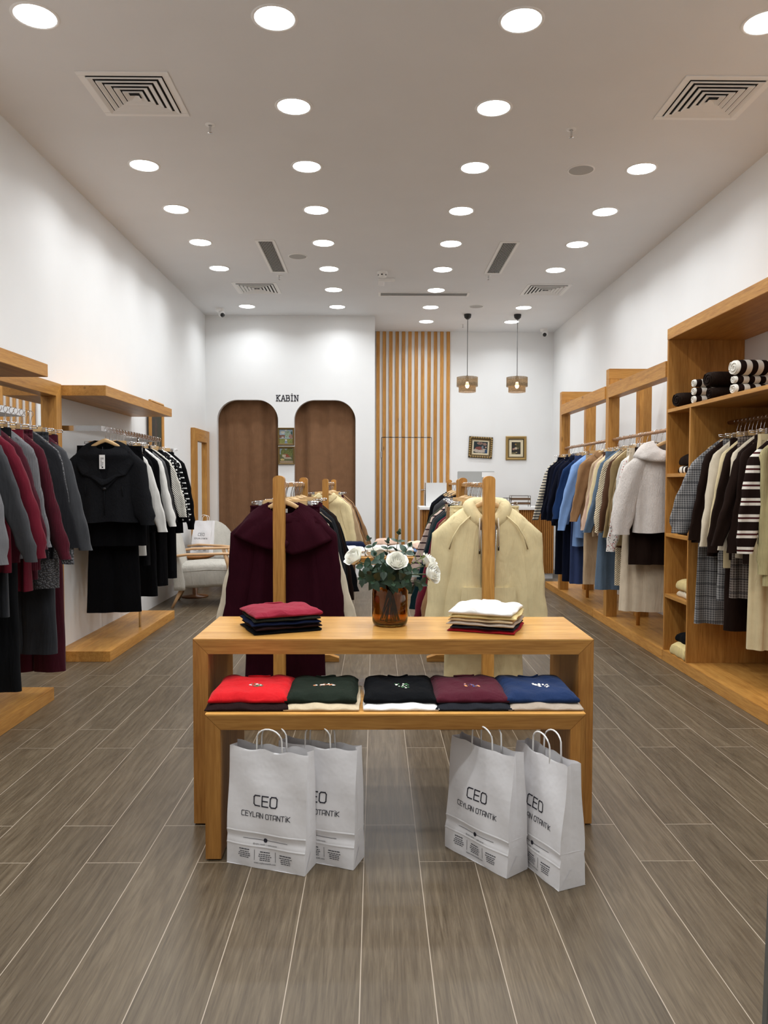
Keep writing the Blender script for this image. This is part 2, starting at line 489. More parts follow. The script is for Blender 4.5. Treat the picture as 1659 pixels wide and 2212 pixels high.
# ------------------------------------------------------------------ slatted wall with concealed door
PIT = 0.1026
t = thing('slat_cladding', 'tall honey pine slats fixed upright on the white back wall', 'wall cladding', (0, YBR, 0))
DX0, DX1, DZ = 0.10, 0.905, 2.125
for i in range(12):
    x0 = .012 + i * PIT
    b = MB()
    inside = x0 > DX0 - .01 and x0 + .055 < DX1 + .02
    if inside:
        b.box(x0, x0 + .055, -.028, -.004, 0.02, DZ - .006); b.box(x0, x0 + .055, -.028, -.002, DZ + .006, ZC - .002)
    else:
        b.box(x0, x0 + .055, -.028, -.002, 0.0, ZC - .002)
    b.build('slat', WZ, t, bevel=.002)
dr = MB()
dr.box(DX0, DX1, YBR - .004, YBR + .01, 0.005, DZ)
d = dr.build('door_1', WALLP, kind='structure')
g = MB()
for x in (DX0, DX1): g.box(x - .004, x + .004, YBR - .0055, YBR, 0, DZ)
g.box(DX0, DX1, YBR - .0055, YBR, DZ - .004, DZ + .004)
g.build('door_gap', DARK, d)
MB().tube([(DX1 - .06, YBR - .01, 1.28), (DX1 - .06, YBR - .06, 1.28), (DX1 - .17, YBR - .06, 1.28)], .011).build('door_handle', CHROME, d)
MB().box(DX0 - .012, DX0 + .008, YBR - .02, YBR, 1.80, 1.9).build('door_hinge', CHROME, d)

# glass door leaf at the shop entrance (its edge shows at the bottom right of the view)
GL, nt, bb = new_mat('clear_glass')
bb.inputs['Transmission Weight'].default_value = 1.0; bb.inputs['Roughness'].default_value = 0.0; bb.inputs['IOR'].default_value = 1.45
bb.inputs['Base Color'].default_value = (.93, .95, .94, 1)
LX_ = lambda z: .520 + .021 * z
d = MB().prism([(LX_(0), .004), (.99, .004), (.99, 2.9), (LX_(2.9), 2.9)], 1, 1.012, 1.022).build('door_2', GL, kind='structure')
MB().prism([(LX_(0) - .0016, .004), (LX_(0), .004), (LX_(2.9), 2.9), (LX_(2.9) - .0016, 2.9)], 1, 1.010, 1.022).build('door_edge', plain('grey_edge_seal', (.11, .11, .10), .5), d)

# ------------------------------------------------------------------ ceiling fittings
def emis(name, col, s):
    m, nt, b = new_mat(name)
    b.inputs['Emission Color'].default_value = col; b.inputs['Emission Strength'].default_value = s
    b.inputs['Base Color'].default_value = (.9, .9, .9, 1)
    return m
LAMPM = emis('lamp_diffuser', LAMP_COL, LAMP)
LX = [-1.773, -.53, .761, 2.048]
COLN = ['column beside the left wall', 'inner column on the left', 'inner column on the right', 'column beside the right wall']
ROWS = [[0, 2, 3, 4, 5, 7], list(range(8)), list(range(9)), [0, 2, 3, 4, 5, 7, 8]]
proto = None
for c in range(4):
    for k, r in enumerate(ROWS[c]):
        loc = (LX[c], 4.113 + .943 * r, ZC)
        lab = 'round white downlight, %s from the front in view, %s' % (ORD[k], COLN[c])
        if proto is None:
            proto = thing('downlight', lab, 'ceiling light', loc, 0, 'recessed ceiling downlights')
            MB().lathe([(.122, 0), (.120, -.004), (.108, -.0055), (.103, -.002)], 40).build('rim', WHITE, proto)
            MB().disc((0, 0, -.0025), .1035, 40, down=True).build('diffuser', LAMPM, proto)
            ld = bpy.data.lights.new('panel_light', 'AREA'); ld.shape = 'DISK'; ld.size = .19; ld.energy = LAMP_W; ld.spread = LAMP_SPREAD; ld.color = LAMP_COL[:3]
            lo = bpy.data.objects.new('panel_light', ld); scene.collection.objects.link(lo); lo.parent = proto; lo.location = (0, 0, -.007)
        else:
            dup(proto, loc, 0, lab)

for r in (-1, -2, -3):
    for c in (0, 1, 2, 3):
        dup(proto, (LX[c], 4.113 + .943 * r, ZC), 0, 'round white downlight near the shop entrance, %s row back, %s' % (ORD[-r - 1], COLN[c]))
GRILLE = plain('grille_paint', (.80, .80, .79), .5)
def square_diffuser(x, y, s, label):
    t = thing('ceiling_diffuser', label, 'air vent', (x, y, ZC), 0, 'square ceiling air diffusers')
    h = s / 2
    b = MB()
    for z, o, i in ((-.006, h, h - .045),):
        b.box(-o, o, -o, -i, z, 0); b.box(-o, o, i, o, z, 0); b.box(-o, -i, -i, i, z, 0); b.box(i, o, -i, i, z, 0)
    b.build('outer_frame', WHITE, t, bevel=.002)
    MB().box(-h + .04, h - .04, -h + .04, h - .04, -.0008, -.0002).build('backing', DARK, t)
    for k in range(5):
        o = h - .05 - k * (h - .07) / 5; i = o - .020
        ring = lambda r, z: [(-r, -r, z), (r, -r, z), (r, r, z), (-r, r, z)]
        MB().loft([ring(o, -.010), ring(o, -.017), ring(o - .004, -.017), ring(i - .006, -.006), ring(i - .008, -.007), ring(o - .006, -.010)], smooth=False).build('louvre', GRILLE, t)
    r = (h - .07) / 5 * .8
    MB().add([(-r, -r, -.024), (r, -r, -.024), (r, r, -.024), (-r, r, -.024), (0, 0, -.006)], [(0, 1, 4), (1, 2, 4), (2, 3, 4), (3, 0, 4)]).build('centre_cone', GRILLE, t)
square_diffuser(-1.505, 4.92, .55, 'large square air diffuser above the near left wall')
square_diffuser(2.117, 4.915, .55, 'large square air diffuser above the near right wall')
square_diffuser(-1.482, 9.71, .55, 'square air diffuser by the left corner of the fitting room wall')
square_diffuser(2.132, 9.72, .55, 'square air diffuser between downlights near the pendant lamps')
def strip_vent(x, y, w, l, n, label, name='strip_vent', along='y'):
    t = thing(name, label, 'air vent', (x, y, ZC), 0 if along == 'y' else pi / 2, 'slotted ceiling vents')
    b = MB(); f = .03
    b.box(-w / 2, w / 2, -l / 2, -l / 2 + f, -.006, 0); b.box(-w / 2, w / 2, l / 2 - f, l / 2, -.006, 0)
    b.box(-w / 2, -w / 2 + f, -l / 2 + f, l / 2 - f, -.006, 0); b.box(w / 2 - f, w / 2, -l / 2 + f, l / 2 - f, -.006, 0)
    b.build('outer_frame', WHITE, t, bevel=.002)
    MB().box(-w / 2 + .02, w / 2 - .02, -l / 2 + .02, l / 2 - .02, -.0008, -.0002).build('backing', DARK, t)
    for i in range(n):
        xx = -w / 2 + f + (i + .5) * (w - 2 * f) / n
        MB().box(xx - .0015, xx + .0015, -l / 2 + f, l / 2 - f, -.004, -.001).build('blade', GRILLE, t)
strip_vent(-1.112, 8.39, .20, 1.18, 9, 'slotted white vent left of the round ceiling speaker')
strip_vent(1.354, 8.40, .20, 1.18, 9, 'slotted white vent on the right half of the ceiling')
strip_vent(.62, 9.98, .21, 1.17, 5, 'long slotted vent running across the ceiling behind the smoke detector', along='x')
SPK = plain('speaker_mesh', (.42, .42, .41), .7)
for k, (x, y, lab) in enumerate([(1.588, 6.03, 'round ceiling speaker near the second downlight row on the right'),
                                 (-.837, 8.354, 'round ceiling speaker beside the slotted vent on the left'),
                                 (1.385, 10.656, 'round ceiling speaker just in front of the pendant lamps')]):
    if k == 0:
        s0 = thing('ceiling_speaker', lab, 'speaker', (x, y, ZC), 0, 'round ceiling speakers')
        MB().lathe([(.105, 0), (.104, -.004), (.094, -.005), (.092, -.003)], 36).build('rim', WHITE, s0)
        MB().disc((0, 0, -.0035), .093, 36, down=True).build('mesh_cover', SPK, s0)
    else: dup(s0, (x, y, ZC), 0, lab)
for k, (x, y, lab) in enumerate([(-1.124, 5.32, 'fire sprinkler head beside the large diffuser on the left'), (1.34, 5.35, 'fire sprinkler head beside the large diffuser on the right'),
                                 (-1.131, 9.117, 'fire sprinkler head behind the slotted vent on the left'), (1.318, 9.07, 'fire sprinkler head behind the slotted vent on the right'),
                                 (1.334, 11.83, 'fire sprinkler head at the back between the pendant lamps')]):
    if k == 0:
        s0 = thing('sprinkler', lab, 'sprinkler', (x, y, ZC), 0, 'ceiling sprinklers')
        MB().lathe([(.034, 0), (.033, -.004), (.012, -.006)], 20).build('escutcheon', WHITE, s0)
        MB().lathe([(.008, -.004), (.007, -.04), (.005, -.05), (.017, -.052), (.017, -.055), (.002, -.056)], 14).build('nozzle', CHROME, s0)
    else: dup(s0, (x, y, ZC), 0, lab)
t = thing('smoke_detector', 'white smoke detector on the ceiling between the two inner light columns', 'smoke detector', (.077, 8.95, ZC))
MB().lathe([(.06, 0), (.06, -.02), (.052, -.024), (.05, -.05), (.04, -.062), (.0, -.063)], 28).build('housing', WHITE, t)
b = MB()
for i in range(6):
    a = i * pi / 3 + .4
    b.box(.047 * cos(a) - .008, .047 * cos(a) + .008, .047 * sin(a) - .008, .047 * sin(a) + .008, -.046, -.032)
b.build('air_slot', DARK, t)
t = thing('emergency_light', 'small white angled emergency light behind the smoke detector', 'emergency light', (.13, 9.24, ZC), radians(-8))
MB().box(-.1, .1, -.03, .03, -.03, 0).build('housing', WHITE, t, bevel=.006)
MB().prism([(-.03, -.03), (.03, -.03), (.0, -.085)], 0, -.1, -.03).build('lens', plain('frosted_lens', (.85, .85, .85), .3), t)
for k, (x, y, rz, lab) in enumerate([(-2.178, 10.85, .5, 'small white dome camera in the ceiling corner above the fitting rooms'), (2.66, 12.2, -.5, 'small white dome camera in the right back ceiling corner')]):
    t = thing('security_camera', lab, 'camera', (x, y, ZC), rz, 'security cameras')
    MB().lathe([(.062, 0), (.06, -.03), (.045, -.045), (.0, -.046)], 24).build('mount', WHITE, t)
    cc = Vector((.02, -.02, -.075)); rings = []
    b = MB()
    d = Vector((.1, -.75, -.5)).normalized(); u = d.cross(Vector((0, 0, 1))).normalized(); w = u.cross(d)
    for j in range(9):
        a = -pi / 2 + j * pi / 8
        rings.append([cc + d * (.047 * sin(a)) + (u * cos(2 * pi * i / 16) + w * sin(2 * pi * i / 16)) * (.047 * cos(a) + 1e-4) for i in range(16)])
    b.loft(rings); b.build('eyeball', WHITE, t)
    b = MB(); b.loft([[cc + d * z + (u * cos(2 * pi * i / 16) + w * sin(2 * pi * i / 16)) * r for i in range(16)] for r, z in ((.03, .035), (.03, .05), (.001, .052))]); b.build('lens', BLACKP, t)
# ------------------------------------------------------------------ pendant lamps
def jute():
    m, nt, b = new_mat('jute_weave')
    tc = nd(nt, 'ShaderNodeTexCoord').outputs['Object']
    n = noise_n(nt, map_n(nt, tc, (1, 1, 3)), 60, 3)
    c = ramp_n(nt, n, [(.35, (.11, .08, .045)), (.65, (.24, .185, .11))])
    nt.links.new(c, b.inputs['Base Color']); b.inputs['Roughness'].default_value = .9
    tr = nd(nt, 'ShaderNodeBsdfTransparent'); tl = nd(nt, 'ShaderNodeBsdfTranslucent')
    nt.links.new(c, tl.inputs['Color'])
    m1 = nd(nt, 'ShaderNodeMixShader'); m1.inputs[0].default_value = .30
    nt.links.new(b.outputs[0], m1.inputs[1]); nt.links.new(tl.outputs[0], m1.inputs[2])
    m2 = nd(nt, 'ShaderNodeMixShader'); m2.inputs[0].default_value = .16
    nt.links.new(m1.outputs[0], m2.inputs[1]); nt.links.new(tr.outputs[0], m2.inputs[2])
    nt.links.new(m2.outputs[0], nt.nodes['Material Output'].inputs['Surface'])
    return m
JUTE = jute()
BULB = emis('warm_bulb', (1.0, .66, .40, 1), 26)
for k, (x, lab) in enumerate([(1.325, 'two-tier jute pendant lamp hanging closer to the slatted wall'), (2.045, 'two-tier jute pendant lamp hanging closer to the right wall')]):
    y = 11.15
    if k == 0:
        pl = thing('pendant_lamp', lab, 'pendant lamp', (x, y, ZC), 0, 'jute pendant lamps')
        MB().lathe([(.003, -.075), (.02, -.072), (.045, -.05), (.052, -.02), (.052, 0)], 28).build('ceiling_cup', BLACKP, pl)
        MB().tube([(0, 0, -.07), (0, 0, -.89)], .0045).build('cord', plain('grey_cord', (.06, .06, .06), .6), pl)
        MB().lathe([(.004, -.87), (.02, -.89), (.021, -.94), (.016, -.97)], 18).build('socket', BLACKP, pl)
        MB().lathe([(.002, -1.06), (.02, -1.05), (.03, -1.02), (.022, -.985), (.013, -.965)], 18).build('bulb', BULB, pl)
        b = MB()
        for a in range(3): b.tube([(0, 0, -.895), (.152 * cos(a * 2.1), .152 * sin(a * 2.1), -.905)], .002, 6)
        b.build('spider', BLACKP, pl)
        b = MB(); b.loft([[(r * cos(2 * pi * i / 48), r * sin(2 * pi * i / 48), z) for i in range(48)] for r, z in ((.152, -.90), (.1525, -1.035))]); b.build('upper_shade', JUTE, pl)
        b = MB(); b.loft([[(r * cos(2 * pi * i / 48), r * sin(2 * pi * i / 48), z) for i in range(48)] for r, z in ((.123, -.99), (.1235, -1.115))]); b.build('lower_shade', JUTE, pl)
    else: dup(pl, (x, y, ZC), 0, lab)

# ------------------------------------------------------------------ pictures
def paint_mesh(w, h, fn, n=44):
    """flat canvas in the x-z plane whose cells carry the picture's colours"""
    me = bpy.data.meshes.new('canvas')
    vs = [((-.5 + i / n) * w, 0, (-.5 + j / n) * h) for j in range(n + 1) for i in range(n + 1)]
    fs = [(j * (n + 1) + i, j * (n + 1) + i + 1, (j + 1) * (n + 1) + i + 1, (j + 1) * (n + 1) + i) for j in range(n) for i in range(n)]
    me.from_pydata(vs, [], fs)
    at = me.color_attributes.new('picture', 'FLOAT_COLOR', 'CORNER')
    k = 0
    for j in range(n):
        for i in range(n):
            c = fn((i + .5) / n, (j + .5) / n)
            for q in range(4):
                at.data[k].color = tuple(c) + (1,); k += 1
    return me
def canvas_mat():
    m, nt, b = new_mat('picture_paint')
    a = nd(nt, 'ShaderNodeVertexColor'); a.layer_name = 'picture'
    nt.links.new(a.outputs[0], b.inputs['Base Color']); b.inputs['Roughness'].default_value = .7
    return m
CANV = canvas_mat()
def blend(a, b, t): return tuple(x + (y - x) * max(0, min(1, t)) for x, y in zip(a, b))
def ell(u, v, cx, cy, rx, ry): return ((u - cx) / rx) ** 2 + ((v - cy) / ry) ** 2 < 1
def pic_river(u, v, rng=random.Random(4)):
    j = rng.uniform(.75, 1.25)
    c = (.33, .42, .5)
    if v > .72 or v > .6 + .1 * sin(u * 9): 
        c = (.62, .6, .5) if ell(u, v, .25, .8, .16, .09) or ell(u, v, .5, .95, .1, .05) else c
    if v < .62 and u < .42: c = (.20, .09, .05) if v > .38 else c
    if ell(u, v, .25, .44, .1, .06): c = (.5, .42, .36)
    if ell(u, v, .62, .66, .22, .26): c = (.16, .26, .16) if rng.random() < .5 else (.42, .48, .36)
    if ell(u, v, .92, .72, .06, .16): c = (.03, .09, .07)
    if ell(u, v, .86, .5, .15, .16): c = (.42, .24, .18) if rng.random() < .6 else (.16, .05, .04)
    if v < .34: c = (.30, .30, .07) if rng.random() < .6 else (.15, .17, .05)
    if v < .3 and abs(u - .5) < .05 + .22 * (.3 - v): c = (.22, .28, .36)
    if ell(u, v, .5, .24, .08, .06): c = (.6, .6, .58)
    return tuple(q * j * .72 for q in c)
def pic_cottage(u, v, rng=random.Random(6)):
    j = rng.uniform(.75, 1.25)
    c = (.34, .42, .5) if v > .6 else (.12, .13, .05)
    if ell(u, v, .3, .93, .14, .06): c = (.65, .6, .4)
    if ell(u, v, .28, .68, .22, .3) or ell(u, v, .76, .76, .3, .28): c = (.08, .1, .02) if rng.random() < .55 else (.24, .25, .06)
    if v < .62 and v > .28 and u > .3 - .2 * (v - .45) and u < .85 - (v - .35): c = (.28, .06, .02) if v > .38 else (.42, .36, .28)
    if abs(u - .32) < .12 - .5 * abs(v - .5) + .03 and .38 < v < .56: c = (.52, .44, .32)
    if ell(u, v, .2, .22, .15, .07): c = (.55, .42, .16)
    if v < .14: c = (.36, .26, .16)
    return tuple(q * j * .72 for q in c)
def pic_still(u, v, rng=random.Random(8)):
    j = rng.uniform(.7, 1.3)
    c = (.012, .03, .035)
    if ell(u, v, .5, .22, .52, .2): c = (.58, .5, .42)
    if ell(u, v, .42, .42, .3, .14): c = (.26, .07, .05)
    if ell(u, v, .45, .85, .22, .12) or ell(u, v, .8, .78, .13, .13): c = (.42, .25, .19) if rng.random() < .6 else (.08, .04, .03)
    if ell(u, v, .88, .52, .06, .07): c = (.55, .34, .26)
    if ell(u, v, .64, .5, .07, .16): c = (.22, .25, .28)
    if u > .82 and v < .32: c = (.02, .07, .16)
    return tuple(q * j * .72 for q in c)
def pic_flowers(u, v, rng=random.Random(9)):
    j = rng.uniform(.75, 1.25)
    c = (.02, .017, .012)
    if ell(u, v, .75, .75, .3, .25): c = (.07, .06, .02)
    if ell(u, v, .48, .48, .16, .1): c = (.6, .5, .36)
    if ell(u, v, .22, .42, .13, .09): c = (.42, .22, .17)
    if ell(u, v, .45, .82, .09, .06): c = (.4, .24, .06)
    if ell(u, v, .75, .48, .1, .07): c = (.2, .16, .07)
    if ell(u, v, .55, .14, .09, .05): c = (.5, .4, .2)
    if v < .14 and u < .45: c = (.22, .18, .08)
    return tuple(q * j * .72 for q in c)
def pic_figure(u, v, rng=random.Random(5)):
    j = rng.uniform(.8, 1.2)
    c = blend((.03, .02, .016), (.035, .04, .018), u)
    if ell(u, v, .45, .28, .16, .28) or ell(u, v, .2, .16, .18, .12): c = (.24, .15, .07)
    if ell(u, v, .48, .66, .12, .16): c = (.06, .035, .02)
    return tuple(q * j * .72 for q in c)
GOLD = plain('gilt_frame', (.34, .22, .07), .4, .3)
BROWNF = plain('dark_carved_frame', (.065, .045, .018), .5, .2)
OLIVEF = plain('olive_gold_frame', (.165, .105, .033), .45, .3)
MATB = plain('cream_mount', (.68, .60, .42), .8)
def picture(label, loc, w, h, fw_, frame_m, fn, mount=0.0, rotz=0.0, tilt=0.0, inner_m=None, carved=False):
    t = thing('framed_picture', label, 'picture', loc, rotz)
    t.rotation_euler = (0, tilt, rotz)
    prof = [(0, 0), (0, -.02), (fw_ * .3, -.03), (fw_ * .6, -.022), (fw_ * .9, -.02), (fw_, -.012), (fw_, 0)]
    def ring(d, y): return [(-w / 2 + d, y, -h / 2 + d), (w / 2 - d, y, -h / 2 + d), (w / 2 - d, y, h / 2 - d), (-w / 2 + d, y, h / 2 - d)]
    b = MB(); b.loft([ring(d, y) for d, y in prof], smooth=False); f = b.build('frame', frame_m, t)
    if carved:
        b = MB(); rng = random.Random(3)
        for s in range(4):
            for i in range(9):
                q = -1 + 2 * (i + .5) / 9
                cx, cz = ((q * (w / 2 - .02), (-1 if s == 0 else 1) * (h / 2 - fw_ * .35)) if s < 2 else ((-1 if s == 2 else 1) * (w / 2 - fw_ * .35), q * (h / 2 - .02)))
                b.loft([[(cx + r * cos(a * pi / 4), -.024 - y, cz + r * sin(a * pi / 4)) for a in range(8)] for r, y in ((.016, 0), (.012, .006), (.002, .009))])
        b.build('carving', GOLD, f)
    if inner_m:
        b = MB(); b.loft([ring(fw_ * .82, -.024), ring(fw_ * .82 + .012, -.02), ring(fw_ * .82 + .014, -.008)], smooth=False); b.build('inner_fillet', inner_m, t)
    iw, ih = w - 2 * fw_, h - 2 * fw_
    if mount:
        MB().box(-iw / 2, iw / 2, -.010, -.006, -ih / 2, ih / 2).build('mount', MATB, t); iw -= 2 * mount; ih -= 2 * mount
    o = bpy.data.objects.new('painting', paint_mesh(iw, ih, fn)); scene.collection.objects.link(o)
    o.data.materials.append(CANV); o.location = (0, -.0115 if mount else -.008, 0); o.parent = t
    return t
pz = lambda y, D: 1.4 + (1042 - y) / 1660 * D
picture('small framed landscape with a river between the two curtains, upper of the pair', (-1.308, YBL - .002, pz(944, 11.3)), .245, .255, .026, OLIVEF, pic_river)
picture('small framed picture of a red-roofed cottage between the two curtains, lower of the pair', (-1.303, YBL - .002, pz(985, 11.3)), .245, .262, .026, OLIVEF, pic_cottage)
picture('crookedly hung still life in a dark carved frame on the white back wall', (1.70, YBR - .002, pz(966, 12.4)), .385, .345, .052, BROWNF, pic_still, .028, tilt=radians(3), inner_m=OLIVEF, carved=True)
picture('upright flower still life in a wide gold frame on the white back wall', (2.275, YBR - .002, pz(967.5, 12.4)), .335, .385, .05, GOLD, pic_flowers, .045, inner_m=BROWNF)
picture('dark painting of a figure on the left wall beyond the far canopy', (XL + .03, 8.62, pz(953, 8.6)), .52, .86, .05, wood('z', lam=.3), pic_figure, rotz=pi / 2)

# ------------------------------------------------------------------ display tables made of mitred pine slabs
def mitre_table(name, label, loc, rz, w, d, h, t_, cat='table'):
    t = thing(name, label, cat, loc, rz)
    hw = w / 2
    tb = .007
    b = MB(); b.prism([(-hw + tb, h - tb), (hw - tb, h - tb), (hw - t_, h - t_), (-hw + t_, h - t_)], 1, 0, d)
    b.build('apron_slab', wood('x', tint=(.78, .76, .74), lam=.2), t)  # darker table wood, with the shade on upright faces painted into the tint
    b = MB(); b.prism([(-hw, h), (hw, h), (hw - tb, h - tb), (-hw + tb, h - tb)], 1, 0, d)
    b.build('tabletop', wood('x', tint=(1.18, 1.30, 1.55), rough=.26), t, bevel=.001)  # same wood tinted lighter on top: overhead light painted into the colour
    for s in (-1, 1):
        b = MB(); b.prism([(s * hw, h), (s * hw, 0.006), (s * (hw - t_), .006), (s * (hw - t_), h - t_)], 1, 0, d)
        lg = b.build('leg', wood('z', tint=(.80, .76, .74)), t, bevel=.0016)  # darkened like the apron, upright-face shade included in the tint
        MB().box(s * (hw - t_ / 2) - .025, s * (hw - t_ / 2) + .025, .02, d - .02, 0, .0065).build('glide', BLACKP, lg)
    return t
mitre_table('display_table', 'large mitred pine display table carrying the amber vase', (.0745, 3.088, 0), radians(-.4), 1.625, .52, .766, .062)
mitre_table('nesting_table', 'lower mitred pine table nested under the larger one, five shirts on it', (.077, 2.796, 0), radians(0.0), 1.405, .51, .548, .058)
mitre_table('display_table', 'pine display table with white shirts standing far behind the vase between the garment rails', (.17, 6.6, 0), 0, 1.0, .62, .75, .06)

# ------------------------------------------------------------------ left wall units
def wall_unit(y0, y1, label):
    t = thing('wall_display_unit', label, 'display shelf', (XL, (y0 + y1) / 2, 0), 0, 'canopied wall units')
    h = (y1 - y0) / 2
    MB().box(.0, .41, -h, h, 2.06, 2.14).build('canopy', WY, t, bevel=.002)
    MB().box(.0, .42, -h, h, 0.0, .082).build('platform', WY, t, bevel=.002)
    b = MB(); b.box(.0, .339, -h + .06, -h + .072, 1.795, 1.835); b.box(.0, .339, h - .20, h - .188, 1.795, 1.835); b.box(.339, .351, -h + .06, h - .188, 1.795, 1.835)
    b.build('clothes_rail', CHROME, t, bevel=.001)
    MB().tube([(.345, .05, .082), (.345, .05, 1.797)], .011, 10).build('support_pole', CHROME, t)
    return t
wall_unit(2.95, 4.91, 'near pine wall unit with canopy, rail of grey and burgundy clothes')
wall_unit(5.95, 7.87, 'far pine wall unit with canopy, rail of black and white clothes')
MIR = plain('mirror_silver', (.86, .87, .87), .02, 1.0)
def wall_mirror(y0, y1, z1, dpt, pw, label):
    t = thing('wall_mirror', label, 'mirror', (XL, (y0 + y1) / 2, 0), 0)
    h = (y1 - y0) / 2
    def bar(poly, x1): b = MB(); b.prism(poly, 0, .002, x1); return b
    bar([(-h, 0), (-h, z1), (-h + pw, z1 - pw), (-h + pw, 0)], dpt).build('frame_post', WZ, t, bevel=.002)
    bar([(h, 0), (h, z1), (h - pw, z1 - pw), (h - pw, 0)], dpt).build('frame_post', WZ, t, bevel=.002)
    bar([(-h, z1), (h, z1), (h - pw, z1 - pw), (-h + pw, z1 - pw)], dpt).build('frame_top', WY, t, bevel=.002)
    MB().box(.012, .016, -h + pw - .004, h - pw + .004, .0, z1 - pw + .004).build('mirror_glass', MIR, t)
    return t
wall_mirror(4.72, 5.945, 2.145, .075, .10, 'wide pine-framed mirror on the left wall between the two canopied units')
wall_mirror(10.37, 11.285, 2.13, .055, .17, 'tall pine-framed mirror on the left wall next to the curtained arches')
t = thing('wall_socket', 'white double power socket low on the left wall', 'socket', (XL, 5.62, .53))
MB().box(0, .008, -.075, .075, -.04, .04).build('plate', WHITE, t, bevel=.002)
for y in (-.036, .036):
    b = MB(); b.loft([[(x, y + r * cos(a * pi / 8), r * sin(a * pi / 8)) for a in range(16)] for r, x in ((.024, .0085), (.023, .010), (.019, .010), (.018, .003))], cap1=True); b.build('outlet', plain('socket_grey', (.6, .6, .58), .5), t)

# ------------------------------------------------------------------ right wall units
t = thing('open_wardrobe', 'tall open pine wardrobe unit with cubbyholes and shelf at the right edge', 'wardrobe', (2.275, 0, 0))
D_ = XR - 2.275 - .001
MB().box(0, D_, 5.985, 6.01, .0, 2.51).build('side_panel', wood('z', tint=(.92, .88, .85)), t, bevel=.0015)
MB().box(-.002, D_, 3.0, 6.01, 2.51, 2.595).build('top_board', WY, t, bevel=.002)
MB().box(.0, D_, 5.545, 5.568, .085, 1.945).build('divider', wood('z', tint=(.92, .88, .85)), t, bevel=.0015)
MB().box(.0, D_, 3.0, 5.985, 1.945, 1.972).build('long_shelf', WY, t, bevel=.0015)
for z in (1.445, .98, .505): MB().box(.0, D_, 5.568, 5.985, z, z + .027).build('cubby_shelf', WY, t, bevel=.0015)
MB().box(-.004, D_, 3.0, 6.01, 0, .085).build('base_platform', WY, t, bevel=.002)
MB().tube([(.28, 3.0, 1.835), (.28, 5.545, 1.835)], .013, 12).build('clothes_rail', plain('copper_rail', (.45, .25, .12), .3, .9), t)
MB().box(D_ - .02, D_, 3.0, 5.545, .085, 1.945).build('back_panel', wood('z', tint=(.62, .52, .46)), t)

t = thing('wall_rack', 'pine wall rack with upright portals and beam along the right wall', 'clothing rack', (2.275, 0, 0))
for y, z1 in ((7.50, 2.51), (9.40, 2.51)):
    for (x0, x1) in ((.0, .105), (.30, .42)):
        b = MB(); b.box(x0, x1, y, y + .10, .082, z1 - .1); b.build('post', WZ, t, bevel=.002)
    b = MB(); b.box(.0, .42, y, y + .10, z1 - .1, z1); b.build('portal_top', WX, t, bevel=.002)
MB().box(-.012, .095, 7.60, 9.40, 2.225, 2.35).build('beam', WY, t, bevel=.002)
MB().box(-.012, .095, 6.012, 7.50, 2.225, 2.35).build('beam', WY, t, bevel=.002)
cop = plain('rose_wood_rail', (.42, .25, .15), .35, .3)
MB().tube([(.052, 6.012, 1.82), (.052, 7.50, 1.82)], .015, 12).build('clothes_rail', cop, t)
MB().tube([(.052, 7.60, 1.82), (.052, 9.40, 1.82)], .015, 12).build('clothes_rail', cop, t)
MB().tube([(.16, 7.05, .08), (.16, 7.05, .62)], .018, 12).build('dowel', WZ, t)
MB().tube([(.16, 8.75, .08), (.16, 8.75, .62)], .018, 12).build('dowel', WZ, t)
MB().box(-.004, D_, 6.012, 7.95, 0, .082).build('platform', WY, t, bevel=.002)
MB().box(-.004, D_, 7.955, 10.2, 0, .082).build('platform', WY, t, bevel=.002)

# ------------------------------------------------------------------ free-standing T racks
RAILZ = 1.385
def t_rack(label, x0, x1, y0, y1):
    t = thing('garment_rack', label, 'clothing rack', (0, 0, 0), 0, 'free-standing pine garment racks')
    def post(x, y):
        hw = .0325; n = 8
        poly = [(x - hw, .05), (x + hw, .05), (x + hw, 1.415)] + [(x + hw * cos(a * pi / n), 1.415 + .022 * sin(a * pi / n)) for a in range(1, n)] + [(x - hw, 1.415)]
        b = MB(); b.prism(poly, 1, y, y + .06); b.build('post', WZ, t, bevel=.002)
        b = MB(); b.prism([(x - .275, 0), (x + .275, 0), (x + .275, .03), (x + .20, .055), (x - .20, .055), (x - .275, .03)], 1, y - .005, y + .065); b.build('foot', WX, t, bevel=.002)
    post(x0, y0); post(x1, y1)
    b = MB(); dx = (x1 - x0)
    b.loft([[(x0 - .014, y0 + .06, RAILZ - .014), (x0 + .014, y0 + .06, RAILZ - .014), (x0 + .014, y0 + .06, RAILZ + .012), (x0 - .014, y0 + .06, RAILZ + .012)],
            [(x1 - .014, y1, RAILZ - .014), (x1 + .014, y1, RAILZ - .014), (x1 + .014, y1, RAILZ + .012), (x1 - .014, y1, RAILZ + .012)]], cap0=True, cap1=True, smooth=False)
    b.build('rail', WY, t)
    b = MB(); b.loft([[(x0 - .012, y0 + .06, .22), (x0 + .012, y0 + .06, .22), (x0 + .012, y0 + .06, .27), (x0 - .012, y0 + .06, .27)],
            [(x1 - .012, y1, .22), (x1 + .012, y1, .22), (x1 + .012, y1, .27), (x1 - .012, y1, .27)]], cap0=True, cap1=True, smooth=False)
    b.build('stretcher', WY, t)
t_rack('pine garment rack behind the table on the left, burgundy sweater at its front', -.541, -.557, 4.30, 5.95)
t_rack('pine garment rack behind the table on the right, cream hoodie at its front', .64, .68, 4.30, 5.95)
t_rack('pine garment rack before the right curtain, cream polo sweater at its front', -.533, -.54, 8.2, 9.95)
t_rack('pine garment rack before the cash counter, mostly hidden by the nearer rack', .90, .96, 8.2, 9.95)

